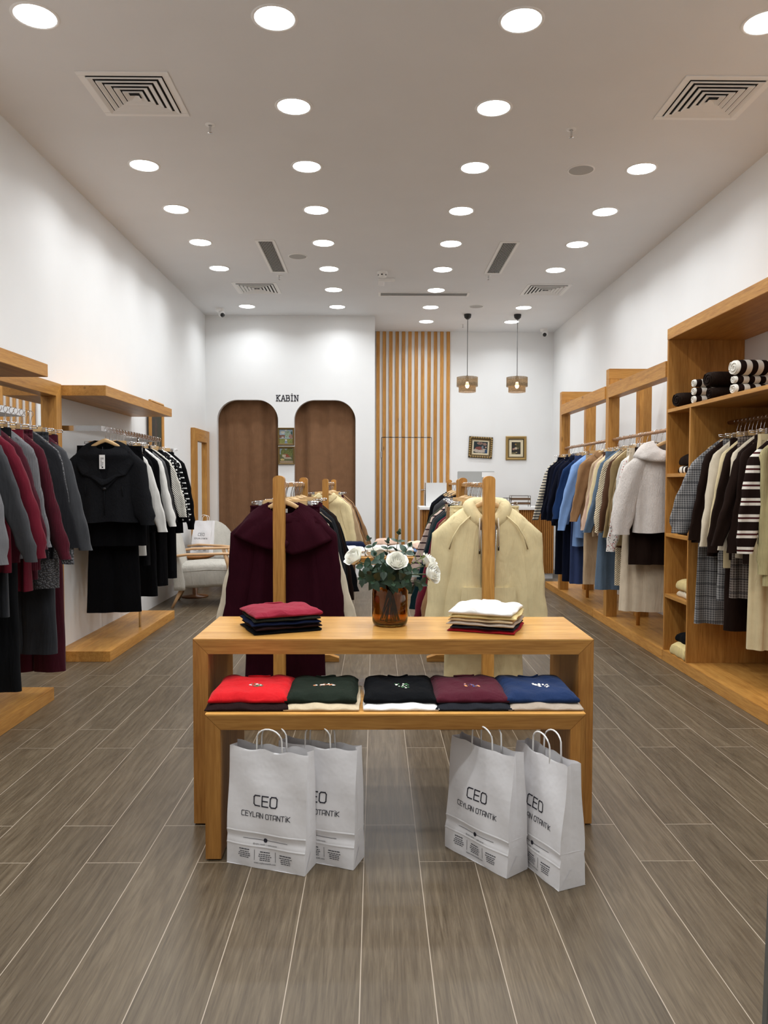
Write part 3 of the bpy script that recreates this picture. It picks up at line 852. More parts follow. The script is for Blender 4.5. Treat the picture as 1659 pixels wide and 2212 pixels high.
# ------------------------------------------------------------------ cash counter
t = thing('cash_counter', 'cash counter with white top and ribbed wood front before the back wall', 'counter', (0, 0, 0))
CX0, CX1, CY = .67, 2.60, 11.12
MB().box(CX0 - .03, CX1, CY - .03, CY + .62, 1.005, 1.045).build('countertop', WHITE, t, bevel=.002)
b = MB(); b.box(CX0 + .01, CX1 - .01, CY + .02, CY + .6, .08, 1.005)
n = 62; w = (CX1 - CX0) / n
for i in range(n):
    xc = CX0 + (i + .5) * w
    b.loft([[(xc + w * .46 * cos(a * pi / 6), CY + .022 - .02 * sin(a * pi / 6), z) for a in range(7)] for z in (.08, 1.005)], closed=False)
b.build('ribbed_front', wood('z', tint=(.72, .64, .58)), t)
MB().box(CX0 + .01, CX1 - .01, CY + .03, CY + .58, 0, .08).build('plinth', plain('pale_plinth', (.6, .61, .62), .5), t)
SCR = plain('light_screen', (.42, .43, .42), .35)
t = thing('monitor', 'flat white-backed monitor standing on the cash counter', 'monitor', (1.495, 11.42, 1.045))
MB().box(-.275, .275, -.012, .012, .16, .52).build('panel', SCR, t, bevel=.006)
MB().box(-.03, .03, .01, .03, .01, .3).build('stand', WHITE, t)
MB().box(-.11, .11, -.08, .09, 0, .012).build('base', WHITE, t, bevel=.003)
t = thing('menu_board', 'white upright panel at the left end of the cash counter', 'panel', (.95, 11.35, 1.045))
MB().box(-.21, .21, -.010, .010, .0, .35).build('panel', plain('white_panel', (.72, .73, .73), .4), t, bevel=.002)
MB().box(-.22, -.206, -.015, .015, .0, .35).build('edge_trim', CHROME, t)
MB().box(-.1, .1, -.05, .05, 0, .008).build('foot', WHITE, t)
pz_ = pz(1024, 11.4)
t = thing('paper_sheet', 'curled white paper sheet stuck on top of the counter monitor', 'paper', (1.68, 11.40, pz_))
b = MB(); b.loft([[(-.1 + .2 * i / 8, -.004 - .02 * sin(pi * i / 8), z) for i in range(9)] for z in (-.045, -.02, .01, .03)], closed=False); b.build('sheet', WHITE, t)
t = thing('card_rack', 'brown wire rack with trays on the right of the cash counter', 'rack', (2.13, 11.3, 1.045))
for (x0, x1, z) in ((-.14, .14, .035), (-.14, .14, .1)):
    MB().box(x0, x1, -.08, .08, z, z + .03).build('tray', plain('brown_tray', (.12, .065, .03), .5), t, bevel=.003)
b = MB()
for x in (-.14, .14):
    for y in (-.08, .08): b.tube([(x, y, 0), (x, y, .16)], .004, 6)
for y in (-.08, .08): b.tube([(-.14, y, .16), (.14, y, .16)], .004, 6)
b.build('wire_frame', plain('dark_wire', (.05, .035, .02), .4, .6), t)
t = thing('wire_basket', 'small wire basket next to the brown rack on the cash counter', 'basket', (1.93, 11.25, 1.045))
b = MB()
for z in (.01, .06, .13): b.tube([(-.05, -.05, z), (.05, -.05, z), (.05, .05, z), (-.05, .05, z)], .0035, 6, closed=True)
for x in (-.05, 0, .05):
    for y in (-.05, .05): b.tube([(x, y, .01), (x, y, .13)], .003, 6)
b.build('wire', plain('dark_wire', (.05, .035, .02), .4, .6), t)
MB().box(-.04, .04, -.04, .04, .002, .05).build('card_stack', WHITE, t)

# ------------------------------------------------------------------ arm chairs, round table
LIN = cloth('pale linen', (.56, .54, .49), 'linen', (.34, .32, .28))
OAK = plain('light_oak', (.56, .34, .17), .45)
OAKW = wood('x', tint=(1.05, 1.1, 1.5), lam=.3)
def armchair(label, loc, rz):
    """faces +x before turning"""
    t = thing('armchair', label, 'armchair', loc, rz, 'pale linen armchairs')
    # seat: rounded block, top crowned, front edge rolled
    rings = []
    n = 14
    for i in range(n + 1):
        s = i / n; x = -.30 + .68 * s
        top = .475 + .02 * sin(pi * s) - .10 * max(0, (s - .84) / .16) ** 2; bot = .20 + .03 * s
        r = []
        for k in range(24):
            a = 2 * pi * k / 24
            yy = .33 * (abs(cos(a)) ** .35) * (1 if cos(a) > 0 else -1)
            zz = (top + bot) / 2 + (top - bot) / 2 * (abs(sin(a)) ** .35) * (1 if sin(a) > 0 else -1)
            r.append((x, yy, zz))
        rings.append(r)
    b = MB(); b.loft(rings, cap0=True, cap1=True); seat = b.build('seat', LIN, t)
    b = MB()
    for s in (-1, 1): b.tube([(-.28, s * .325, .40), (0, s * .331, .425), (.25, s * .329, .42), (.36, s * .318, .36)], .004, 6)
    b.build('piping', LIN, seat)
    # arched backrest, leaning back
    b = MB(); out = []
    for k in range(29):
        a = k / 28
        if a < .25: y, z = -.36, .20 + (.34) * a / .25
        elif a > .75: y, z = .36, .20 + .34 * (1 - a) / .25
        else:
            q = (a - .25) / .5 * pi; y, z = -.36 * cos(q), .54 + .35 * sin(q)
        out.append((y, z))
    lean = lambda z: -.27 - .20 * max(0, z - .3)
    f = [(lean(z) + .045, y * .97, z - .008 if z > .3 else z) for y, z in out]
    m1 = [(lean(z) + .03, y, z) for y, z in out]; m2 = [(lean(z) - .06, y, z) for y, z in out]; bk = [(lean(z) - .075, y * .96, z - .012 if z > .3 else z) for y, z in out]
    b.loft([f, m1, m2, bk], closed=True, smooth=True, cap0=True, cap1=True); b.build('backrest', LIN, t)
    for s in (-1, 1):
        MB().tube([(-.40, s * .385, .575), (-.2, s * .39, .60), (.2, s * .39, .605), (.42, s * .385, .60)], .021, 10, flat=(1.15, .75)).build('armrest', OAK, t)
        MB().tube([(.22, s * .385, .595), (.25, s * .375, .47), (.28, s * .34, .25)], [.024, .022, .018], 10).build('arm_support', OAK, t)
        MB().tube([(.26, s * .29, .24), (.31, s * .32, .0)], [.023, .014], 10).build('leg', OAK, t)
        MB().tube([(-.26, s * .29, .22), (-.37, s * .32, .0)], [.023, .014], 10).build('leg', OAK, t)
    return t
armchair('pale linen armchair with oak arms, nearer of the two, behind the black clothes', (-1.93, 8.86, 0), radians(8))
armchair('pale linen armchair with a white carrier bag on it, before the tall mirror', (-1.86, 10.0, 0), radians(-34))
t = thing('side_table', 'round brown side table between the two armchairs by the left wall', 'side table', (-2.20, 9.36, 0))
MB().lathe([(.002, .47), (.17, .47), (.235, .495), (.24, .51), (.236, .515), (.001, .515)], 36).build('tabletop', wood('x', tint=(.5, .38, .32), lam=.3), t)
MB().lathe([(.16, .0), (.16, .015), (.03, .03), (.028, .47)], 28, cap0=True).build('pedestal', wood('z', tint=(.4, .3, .26), lam=.3), t)
t = thing('leaflet', 'white leaflet lying on the round side table', 'paper', (-2.15, 9.32, .5155), .3)
MB().box(-.105, .105, -.07, .07, 0, .0015).build('sheet', WHITE, t)
# ------------------------------------------------------------------ hangers (local z=0 is the top of the rail, garments face -y)
def hook_pts(zb, r=.019):
    p = [(0, 0, zb), (0, 0, -.075), (.006, 0, -.050)]
    for k in range(13):
        a = radians(-60) + k * radians(250) / 12
        p.append((r * cos(a), 0, -.017 + r * sin(a)))
    return p
def hook_for(big):
    return MB().tube(hook_pts(-.112), .0021, 6)
_hang = {}
def hanger(kind, label, loc, rz, group):
    if kind in _hang:
        return dup(_hang[kind], loc, rz, label, group)
    t = thing('clothes_hanger', label, 'clothes hanger', loc, rz, group)
    if kind == 'arms':
        pts, rad = [], []
        for k in range(21):
            s = -1 + k / 10
            pts.append((.190 * s, -.010 * (1 - s * s) + .010 * s * s, -.108 - .098 * abs(s) ** 1.2)); rad.append(.0130 - .006 * abs(s))
        MB().tube(pts, rad, 10, flat=(.55, 1.25)).build('shoulder_bar', HWOOD, t)
    else:
        MB().box(-.13, .13, -.006, .006, -.140, -.105).build('bar', HWOOD, t, bevel=.003)
        for s in (-1, 1):
            b = MB(); b.tube([(s * .125, 0, -.116), (s * .195, 0, -.116)], .003, 6); b.tube([(s * .125, 0, -.129), (s * .195, 0, -.129)], .003, 6)
            b.tube([(s * .195, 0, -.114), (s * .195, 0, -.131)], .003, 6)
            b.build('end_rod', CHROME, t)
        for s in (-1, 1):
            b = MB(); b.box(s * .145 - .010, s * .145 + .010, -.012, .012, -.142, -.110, 0); b.box(s * .145 - .012, s * .145 + .012, -.014, .014, -.164, -.140, 1)
            b.build('clip', [CHROME, BLACKP], t, bevel=.001)
    hook_for(0).build('hook', CHROME, t)
    _hang[kind] = t
    return t

# ------------------------------------------------------------------ garments
def sup(a, b, n, e=.75, cx=0.0, cy=0.0):
    o = []
    for i in range(n):
        t = 2 * pi * i / n; c, s = cos(t), sin(t)
        o.append((cx + a * abs(c) ** e * (1 if c > 0 else -1), cy + b * abs(s) ** e * (1 if s > 0 else -1)))
    return o

def body_mesh(rng, W, L, thick=.034, flare=.06, dip=.055, nw=.078, z0=-.124, na=44, nz=16, folds=.015, drop=.105, band=False, cinch=0.0):
    b = MB(); rings = []
    nf = rng.choice([2.2, 2.7, 3.2, 3.8]); ph = rng.uniform(0, 6); ph2 = rng.uniform(0, 6)
    for k in range(6):
        s = k / 5
        a = nw + (W - nw) * s ** .85; z = z0 - drop * s ** 1.15; bb = .030 + (thick - .012) * s
        r = []
        for x, y in sup(a, bb, na, .8):
            fr = max(0, -y / bb)
            r.append((x, y, z - dip * (1 - s) ** 1.2 * fr ** .7))
        rings.append(r)
    for k in range(1, nz + 1):
        t = k / nz
        a = W * (1 + flare * t - cinch * sin(pi * min(1, t * 1.3)) ** 2)
        if band and t > .9: a *= .945
        z = z0 - drop - (L - drop) * t
        bb = thick * (1 + .35 * t) * (.8 if band and t > .9 else 1)
        r = []
        for x, y in sup(a, bb, na, .8):
            am = folds * min(1, t * 1.6)
            yy = y + am * sin(nf * pi * x / W + ph + .8 * t) + .4 * am * sin(2.3 * nf * pi * x / W + ph2)
            r.append((x * (1 + .02 * sin(ph + 5 * t)), yy, z + (.006 * sin(4 * x / W + ph) if k == nz else 0)))
        rings.append(r)
    b.loft(rings)
    inner = [(x * .97, y * .9, z + .012) for x, y, z in rings[-1]]
    b.loft([rings[-1], inner])
    return b

def sleeve_mesh(rng, s, W, SL, spread=.07, r0=.072, r1=.048, z0=-.128, drop=.105, cuff=True, thick=.036, fwd=0.0, puff=0.0):
    b = MB(); rings = []; n = 16
    zs = z0 - drop
    ph = rng.uniform(0, 6); bend = rng.uniform(-.022, .020)
    x0 = s * (W - .045)
    prof = [(-.018, .03), (.0, .052), (.025, .07), (.06, r0)]
    for dz, r in prof:
        rings.append([(x0 + s * dz * .35 + x, y, zs + .022 - dz - .02 * abs(x) / r * (1 if x * s > 0 else .2)) for x, y in sup(r, thick * (.45 + .55 * r / r0), n, .9)])
    m = 14
    for k in range(1, m + 1):
        t = k / m
        cx = x0 + s * (.021 + spread * t ** .9) + bend * sin(pi * t)
        r = r0 + (r1 - r0) * t ** .8 + puff * sin(pi * t ** 1.6) + .004 * sin(t * 22 + ph) * (1 if t > .35 else .3)
        if cuff and t > .91: r *= .78
        z = zs - .038 - (SL - .06) * t
        rings.append([(cx + x, y + fwd * t + .009 * sin(x * 55 + ph + 2.5 * t), z) for x, y in sup(r, thick * (1 - .15 * t) + puff * .4, n, .9)])
    b.loft(rings)
    b.loft([rings[-1], [(x * .985 + .0, y * .8, z + .012) for x, y, z in rings[-1]]])
    return b

def ring_tube(rx, ry, zf, rad, z=-.135, n=36, flat=(1, 1), dip=.05):
    pts = []
    for i in range(n):
        t = 2 * pi * i / n
        fr = max(0, -sin(t))
        pts.append((rx * cos(t), ry * sin(t), z - dip * fr ** .7))
    return MB().tube(pts, rad, 8, flat=flat, closed=True)

def cape(rng, nw, outer, z0=-.125, dip=.05, n=60, m=8, thick=.012, wave=.006, off=.0):
    """cloth lying round the neck and over the shoulders; outer(theta) -> (x, y, z) of its free edge"""
    b = MB(); ph = rng.uniform(0, 6)
    def row(t, lift):
        r = []
        for i in range(n):
            th = 2 * pi * i / n; fr = max(0, -sin(th))
            p0 = Vector((nw * cos(th), .034 * sin(th), z0 - dip * fr ** .7)); p1 = Vector(outer(th))
            p = p0.lerp(p1, t)
            p.z += .016 * sin(pi * t) * (1 - .5 * fr)
            out = Vector((cos(th) * .3, sin(th), .25)).normalized()
            p += out * (lift + off * sin(pi * t) + wave * sin(th * 9 + ph + 3 * t) * t)
            r.append(tuple(p))
        return r
    top = [row(j / m, thick) for j in range(m + 1)]; bot = [row(j / m, 0) for j in range(m, -1, -1)]
    b.loft(top + bot)
    return b

def collar_edge(th, lap):
    c, s = cos(th), sin(th); sg = 1 if c > 0 else -1
    if lap < .1 or s > 0:
        return (.232 * sg * abs(c) ** .6, .075 * s - .012 * max(0, -s), -.245 - lap * max(0, -s) ** 2.5)
    f = math.asin(min(1, -s)) / (pi / 2)
    P_ = [(.235, -.245), (.215, -.30), (.165, -.385), (.10, -.40), (.012, -.47)]
    q = f * 4; i = min(3, int(q)); q -= i
    return (sg * (P_[i][0] + (P_[i + 1][0] - P_[i][0]) * q), -.012 - .062 * f ** .5, P_[i][1] + (P_[i + 1][1] - P_[i][1]) * q)
def garment(spec, loc, rz, where, group, ordn, hang_group):
    """spec: (kind, short description, material, options)"""
    kind, desc, mat, o = spec
    rng = random.Random(hash_s(desc + str(loc)))
    nm = o.get('name') or {'T': 'sweater', 'B': 'trousers', 'S': 'skirt', 'D': 'dress'}[kind]
    t = thing(nm, '%s, %s %s' % (desc, ordn, where), o.get('cat', nm), loc, rz, group)
    if kind in 'TD':
        W = o.get('W', .228); L = o.get('L', .64) + .03
        sl_ = o.get('SL', .56)
        body_mesh(rng, W, L, o.get('th', .026), o.get('flare', .06), o.get('dip', .055), folds=o.get('folds', .016), cinch=o.get('cinch', 0), band=o.get('collar', 'crew') in ('crew', 'hood') and L < .86 and sl_).build('body', mat, t)
        sl = o.get('SL', .56)
        sm = o.get('smat', mat)
        if sl:
            for s in (-1, 1):
                sleeve_mesh(rng, s, W, sl * rng.uniform(.96, 1.03), (.015 if s == o.get('wall', 0) else (o.get('spread', .075) + .05) * rng.uniform(.7, 1.3)), r0=o.get('r0', .070), r1=o.get('r1', .046), thick=o.get('sth', .026), fwd=rng.uniform(-.035, .03), puff=o.get('puff', 0)).build('sleeve', sm, t)
        c = o.get('collar', 'crew')
        cm = o.get('cmat', mat)
        if c == 'crew': ring_tube(.08, .033, 0, .009, -.128, flat=(.7, 1.25)).build('neckband', cm, t)
        elif c == 'high': ring_tube(.072, .032, 0, .022, -.118, flat=(.5, 1.3), dip=.03).build('neckband', cm, t)
        elif c == 'shirt':
            cape(rng, .066, lambda th: (.115 * cos(th), .045 * sin(th), -.158 - .075 * max(0, -sin(th)) ** 1.5), z0=-.116, dip=.03, m=4, n=40, thick=.005, wave=.001).build('collar', cm, t)
            b = MB(); b.box(-.014, .014, -.050, -.036, -.128 - L + .02, -.19); b.build('placket', mat, t)
        elif c == 'hood':
            cape(rng, .07, lambda th: (.16 * cos(th), .075 * sin(th), -.190 - .09 * max(0, -sin(th))), z0=-.118, dip=.04, m=7, n=48, thick=.016, wave=.007, off=.02).build('hood', cm, t)
        elif c == 'fur':
            cape(rng, .072, lambda th: collar_edge(th, o.get('lap', .03)), z0=-.116, dip=o.get('vee', .07), m=8, n=64, thick=o.get('cth', .020), wave=.004, off=o.get('cth', .020) * .7).build('collar', cm, t)
        if o.get('lapels'):
            for s in (-1, 1):
                b = MB(); P2 = [(.050, -.30), (.135, -.375), (.10, -.40), (.012, -.49), (.006, -.47)]
                b.add([(s * x, -.066 - .008 * (x > .05), z) for x, z in P2] + [(s * x, -.05, z) for x, z in P2], [(0, 1, 2, 3, 4)] + [(k, (k + 1) % 5, 5 + (k + 1) % 5, 5 + k) for k in range(5)])
                b.build('lapel', mat, t, bevel=.006)
                MB().tube([(s * .14, -.066, -.47), (s * .142, -.068, -.55)], .004, 6).build('pocket_welt', mat, t)
            MB().tube([(0, -.062, -.47), (.002, -.068, -.70)], .004, 6).build('front_edge', mat, t)
            MB().lathe([(.001, 0), (.012, 0), (.012, .004), (.001, .005)], 14).xf(lambda p: Vector((p.x + .004, -.068 - p.z, p.y - .49))).build('button', BLACKP, t)
        if o.get('stitch'):
            b = MB(); b.box(-.0025, .0025, -.052, -.047, -.128 - L + .01, -.20); b.build('zip', CHROME, t)
        hanger('arms', 'pale wooden shoulder hanger, %s %s' % (ordn, where), loc, rz, hang_group)
    else:
        W = o.get('W', .165); L = o.get('L', 1.0); fl = o.get('flare', .12)
        zt = -.150
        if kind == 'S':
            b = MB(); rings = []; ph = rng.uniform(0, 6); nf = rng.choice([3, 4, 5]); n = 56
            for k in range(17):
                q = k / 16
                a = W * (1 + .10 * min(1, q * 4) + fl * q); bb = .030 + .022 * q; z = zt - (L + zt) * q
                rings.append([(x, y + o.get('folds', .014) * min(1, q * 2) * sin(nf * pi * x / W + ph) + .004 * sin(nf * 2.6 * pi * x / W + ph), z) for x, y in sup(a, bb, n, .8)])
            b.loft(rings); b.loft([rings[-1], [(x * .97, y * .8, z + .012) for x, y, z in rings[-1]]]); b.build('body', mat, t)
        else:
            b = MB(); rings = []; n = 40; cr = .30
            ph = rng.uniform(0, 6)
            for k in range(7):
                q = k / 6
                rings.append([(x, y + .004 * sin(x * 40 + ph), zt - cr * q) for x, y in sup(W * (1 + .06 * q), .030 + .012 * q, n, .8)])
            b.loft(rings); b.build('hip_section', mat, t)
            for s in (-1, 1):
                b = MB(); rings = []; ph = rng.uniform(0, 6)
                lw = W * .53
                for k in range(15):
                    q = k / 14
                    a = lw * (1 + o.get('flare', 0) * q); cx = s * (lw * .98 + .012 * q)
                    z = zt - cr + .07 - (L + zt - cr + .07) * q
                    cz = .004 * sin(q * 22 + ph)
                    rings.append([(cx + x, y + .006 * sin(x * 45 + ph + q * 2) + cz, z) for x, y in sup(a, .036, 24, .85)])
                b.loft(rings); b.loft([rings[-1], [(x, y * .8, z + .012) for x, y, z in rings[-1]]]); b.build('leg', mat, t)
        if o.get('elastic'):
            b = MB(); rings = []
            for k in range(9):
                q = k / 8
                rings.append([(x * (1 + .012 * sin(q * 2 * pi * 2)), y * (1 + .18 * sin(atan(x, y) * 26)) * (1 + .15 * sin(q * 4 * pi)), zt + .014 - .055 * q) for x, y in sup(W * 1.0, .034, 104, .8)])
            b.loft(rings); b.build('waistband', mat, t)
        else:
            b = MB(); b.loft([[(x, y, z) for x, y in sup(W * 1.012, .0325, 40, .8)] for z in (zt + .004, zt - .036)]); b.build('waistband', mat, t)
        hanger('clips', 'pale wooden clip hanger, %s %s' % (ordn, where), loc, rz, hang_group)
    return t
def atan(x, y): return math.atan2(y, x * .2)
def hash_s(s):
    h = 7
    for ch in s: h = (h * 31 + ord(ch)) % 1000003
    return h
def short(d):
    return d
def rail(specs, x0, y0, x1, y1, z, where, group, hang_group, jit=.006, rotj=9, wall=0):
    n = len(specs); out = []
    R_ = random.Random(hash_s(group))
    for i, sp in enumerate(specs):
        f = i / (n - 1) if n > 1 else 0
        x = x0 + (x1 - x0) * f; y = y0 + (y1 - y0) * f
        if 'y' in sp[3]: y = sp[3]['y']
        if wall: sp[3]['wall'] = wall
        elif not sp[3].get('spread'): x += R_.uniform(-.018, .018)
        out.append(garment(sp, (x, y + R_.uniform(-jit, jit), z), radians(R_.uniform(-rotj, rotj)), where, group, ORD[i], hang_group))
    return out
C = cloth
BURG = C('burgundy', (.075, .008, .020)); PLUM = C('deep burgundy', (.042, .0045, .013)); WINE = C('wine red', (.16, .012, .030)); BURGR = C('burgundy rib', (.095, .008, .022), 'rib')
GREY = C('mid grey', (.075, .077, .083)); LGREY = C('light grey marl', (.20, .20, .21), 'linen', (.12, .12, .13)); CHAR = C('charcoal', (.030, .031, .035)); GKNIT = C('grey knit', (.20, .20, .21), 'rib')
BOUC = C('grey boucle', (.22, .22, .225), 'boucle', (.07, .07, .075)); JEAN = C('black denim', (.014, .015, .017), 'denim'); SGREY = C('slate', (.045, .048, .055))
BLK = C('black', (.0055, .0055, .007)); BLKF = C('black teddy', (.024, .025, .029), 'fur'); WHT = C('white', (.70, .69, .66)); LEA = plain('dark leather', (.012, .012, .014), .45)
WKNIT = C('white knit', (.68, .66, .60), 'waffle'); DOT = C('black dotted', (.006, .006, .008), 'dots', (.75, .75, .72)); BSTR = C('black white stripe', (.006, .006, .008), 'thin', (.7, .7, .68))
NAVY = C('navy', (.010, .014, .034)); NAVY2 = C('dark navy', (.007, .009, .020)); ROYAL = C('royal blue', (.016, .050, .140)); LBLUE = C('light blue', (.24, .37, .62)); DENIM = C('denim blue', (.115, .160, .215), 'denim'); PERI = C('dusk blue', (.05, .075, .17))
MARIN = C('marine stripe', (.62, .56, .45), 'stripe', (.045, .045, .05)); BEIGE = C('beige', (.52, .40, .27)); PINKB = C('pink beige', (.56, .41, .33)); TAN = C('tan', (.33, .20, .105)); BROWN = C('brown', (.105, .050, .024)); DBRN = C('dark brown', (.026, .014, .010)); KHAKI = C('khaki', (.29, .215, .11))
CREAM = C('cream', (.66, .56, .36)); IVORY = C('ivory', (.66, .59, .47)); ECRU = C('ecru', (.62, .53, .41)); WAFF = C('cream waffle', (.64, .55, .40), 'waffle'); FLOR = C('floral', (.74, .70, .66), 'floral', (.35, .05, .05)); WFUR = C('white faux fur', (.88, .82, .77), 'fur')
CHECK = C('grey check', (.10, .10, .105), 'check', (.30, .29, .28)); CHECK2 = C('brown check', (.085, .065, .055), 'check', (.26, .22, .19)); PAIRS = C('brown with white bands', (.026, .014, .011), 'pairs', (.72, .68, .60)); CRIB = C('cream rib', (.52, .46, .26), 'rib')
TEAL = C('dark teal', (.008, .030, .036)); OLIVE = C('olive', (.050, .055, .032)); RSTR = C('pink stripe', (.60, .47, .41), 'thin', (.03, .01, .015)); CAMEL = C('camel', (.30, .17, .075)); LEMON = C('pale yellow', (.74, .62, .34)); HOODC = C('butter cream', (.74, .64, .40))

def J(desc, m, **o):
    o.setdefault('name', 'jacket'); return ('T', desc, m, o)
def T(desc, m, **o): return ('T', desc, m, o)
def SH(desc, m, **o): o.setdefault('collar', 'shirt'); o.setdefault('name', 'shirt'); return ('T', desc, m, o)
def B(desc, m, **o): return ('B', desc, m, o)
def S(desc, m, **o): return ('S', desc, m, o)
def D(desc, m, **o): return ('D', desc, m, o)

# near left rail: grey and burgundy
rail([T('light grey sweatshirt', LGREY, L=.74, SL=.62), S('long slate skirt', SGREY, L=1.0), J('mid grey wool jacket', GREY, L=.80, SL=.62, collar='shirt', spread=.1),
      B('black jeans', JEAN, L=1.56, flare=.1), J('wine red jacket', WINE, L=.76, SL=.64, collar='shirt', spread=.12), S('grey skirt', SGREY, L=1.15), T('burgundy knit', BURG, L=.72, SL=.60),
      B('black wide jeans', JEAN, L=1.58, flare=.2), T('light grey ribbed knit', GKNIT, L=.70, SL=.60), S('wine red pleated skirt', WINE, L=1.05, folds=.02), T('burgundy ribbed sweater', BURGR, L=.78, SL=.66, spread=.10),
      B('burgundy trousers', BURG, L=1.0, elastic=1), T('charcoal cardigan', CHAR, L=.74, SL=.60), T('grey bouclé cardigan', BOUC, L=.92, SL=.70, name='cardigan'), B('slate wide trousers', SGREY, L=1.48, flare=.18, elastic=1),
      T('burgundy sweater with grey sleeves', BURG, smat=GREY, L=.70, SL=.64, spread=.11), B('long burgundy trousers', BURG, L=1.62, flare=.1)],
     XL + .345, 3.72, XL + .345, 4.80, 1.835, 'from the front on the near left rail', 'clothes on the near left rail', 'hangers on the near left rail', wall=-1)

# far left rail: black and white
far = [J('black teddy jacket with wide fur collar', BLKF, L=.60, SL=.58, collar='fur', lap=.15, vee=.30, lapels=1, cth=.013, W=.24, r0=.095, r1=.075, sth=.05, th=.05, spread=.08), S('short black skirt', BLK, L=.95, W=.25, flare=.05), B('black wide trousers', BLK, L=1.50, flare=.35),
       T('white sweatshirt', WHT, L=.58, SL=.62, spread=.09), T('black sweater', BLK, L=.66, SL=.62), B('white trousers', WHT, L=1.06, flare=.1), S('black pleated skirt', BLK, L=1.15, folds=.02),
       J('black blazer', BLK, L=.72, SL=.6, collar='shirt'), T('white polo sweater', WHT, L=.62, SL=.60), B('black trousers', BLK, L=1.45, flare=.2), J('dark leather jacket with striped cuffs', LEA, L=.62, SL=.62, spread=.10, collar='shirt'),
       T('black knit', BLK, L=.70, SL=.6), T('white waffle knit', WKNIT, L=.62, SL=.56, spread=.13), S('long black skirt', BLK, L=1.40), T('black blouse with white dots', DOT, L=.70, SL=.58), D('long black coat dress', BLK, L=1.12, SL=.62, name='coat', collar='shirt'),
       T('black and white thin striped sweater', BSTR, L=.62, SL=.6), T('white long-sleeved top', WHT, L=.60, SL=.58), B('black straight trousers', BLK, L=1.38), J('black jacket', BLK, L=.78, SL=.68, spread=.09, collar='shirt')]
rail(far, XL + .345, 6.13, XL + .345, 7.62, 1.835, 'from the front on the far left rail', 'clothes on the far left rail', 'hangers on the far left rail', wall=-1)

# right wall rack, near bay then far bay
rail([J('white faux fur jacket with turned collar', WFUR, L=.68, SL=.66, collar='fur', cth=.032, W=.24, r0=.10, r1=.085, sth=.06, th=.06, y=6.16), S('dark brown skirt', DBRN, L=1.10, W=.22, y=6.25), S('wide beige skirt', ECRU, L=1.50, W=.21, flare=.25, y=6.32),
      SH('white blouse with small red flowers', FLOR, L=.86, SL=.78, spread=.10), SH('white shirt', WHT, L=.80, SL=.66), SH('khaki overshirt', KHAKI, L=.78, SL=.66), B('ivory trousers', IVORY, L=1.50, elastic=1), SH('khaki shirt', KHAKI, L=.82, SL=.68), T('cream sleeveless vest', CREAM, L=.58, SL=0),
      J('brown corduroy jacket', BROWN, L=.86, SL=.66, collar='shirt'), B('cream waffle knit trousers', WAFF, L=1.36), T('cream waffle knit sweater', WAFF, L=.66, SL=.66, spread=.09), SH('denim blue shirt', DENIM, L=.80, SL=.68, spread=.12), S('long denim skirt', DENIM, L=1.42, flare=.3, W=.22),
      SH('cream shirt', CREAM, L=.78, SL=.66), SH('pink beige shirt', PINKB, L=.78, SL=.66, spread=.1), S('brown midi skirt', BROWN, L=1.12), SH('beige shirt', BEIGE, L=.80, SL=.66, spread=.09)],
     2.328, 6.16, 2.328, 7.37, 1.835, 'in the near bay of the right rack', 'clothes in the near bay of the right rack', 'hangers in the near bay of the right rack')
rail([SH('tan shirt', TAN, L=.76, SL=.64), B('beige trousers', BEIGE, L=1.48), SH('light blue shirt', LBLUE, L=.86, SL=.72, spread=.10), SH('pale blue shirt', LBLUE, L=.95, SL=.66), S('long dusk blue skirt', PERI, L=1.52, W=.2), T('royal blue sweatshirt', ROYAL, L=.66, SL=.62, spread=.11, r0=.10, r1=.08),
      B('dark navy trousers', NAVY2, L=1.54, flare=.2), T('navy hoodie', NAVY, L=.70, SL=.66, collar='hood'), J('navy jacket with white trim', NAVY2, L=.70, SL=.64, stitch=1), B('navy trousers', NAVY, L=1.56), T('navy sweater', NAVY, L=.68, SL=.62),
      T('navy sweatshirt with small white patch', NAVY2, L=.72, SL=.68), B('navy joggers', NAVY2, L=1.52, elastic=1), J('charcoal navy jacket', NAVY2, L=.80, SL=.64), T('cream and black striped sweater', MARIN, L=.68, SL=.66, spread=.24)],
     2.328, 7.78, 2.328, 9.27, 1.835, 'in the far bay of the right rack', 'clothes in the far bay of the right rack', 'hangers in the far bay of the right rack')

# wardrobe at the right edge
rail([T('cream ribbed cardigan', CRIB, L=.92, SL=.78, name='cardigan', W=.21, spread=-.03), T('dark brown sweater with pairs of white bands', PAIRS, L=.66, SL=.68, spread=.05, r0=.095, r1=.062), S('long cream skirt', CREAM, L=1.48, W=.2, flare=.12), J('dark brown jacket', DBRN, L=.80, SL=.66, collar='shirt'), B('black-brown trousers', DBRN, L=1.46),
      T('brown sweater with pale shoulders', DBRN, L=.70, SL=.66, spread=.1), SH('cream shirt', IVORY, L=.78, SL=.68), S('brown check skirt', CHECK2, L=1.20, W=.19), SH('dark brown shirt', DBRN, L=.80, SL=.68), SH('long cream shirt', CREAM, L=.86, SL=.70, spread=.10),
      B('dark brown trousers', DBRN, L=1.45), T('ivory sweater', IVORY, L=.74, SL=.66), B('grey check trousers', CHECK, L=1.26, flare=.1), T('dark brown sweater', DBRN, L=.76, SL=.66), J('brown jacket with a green tag', DBRN, L=.80, SL=.64, collar='shirt'), D('grey check dress with gathered cuffs', CHECK, L=1.30, SL=.62, spread=.12, r0=.095, r1=.075, puff=.02, flare=.25, W=.22)],
     2.555, 4.60, 2.555, 5.42, 1.848, 'from the front in the wardrobe', 'clothes in the wardrobe', 'hangers in the wardrobe', wall=1)

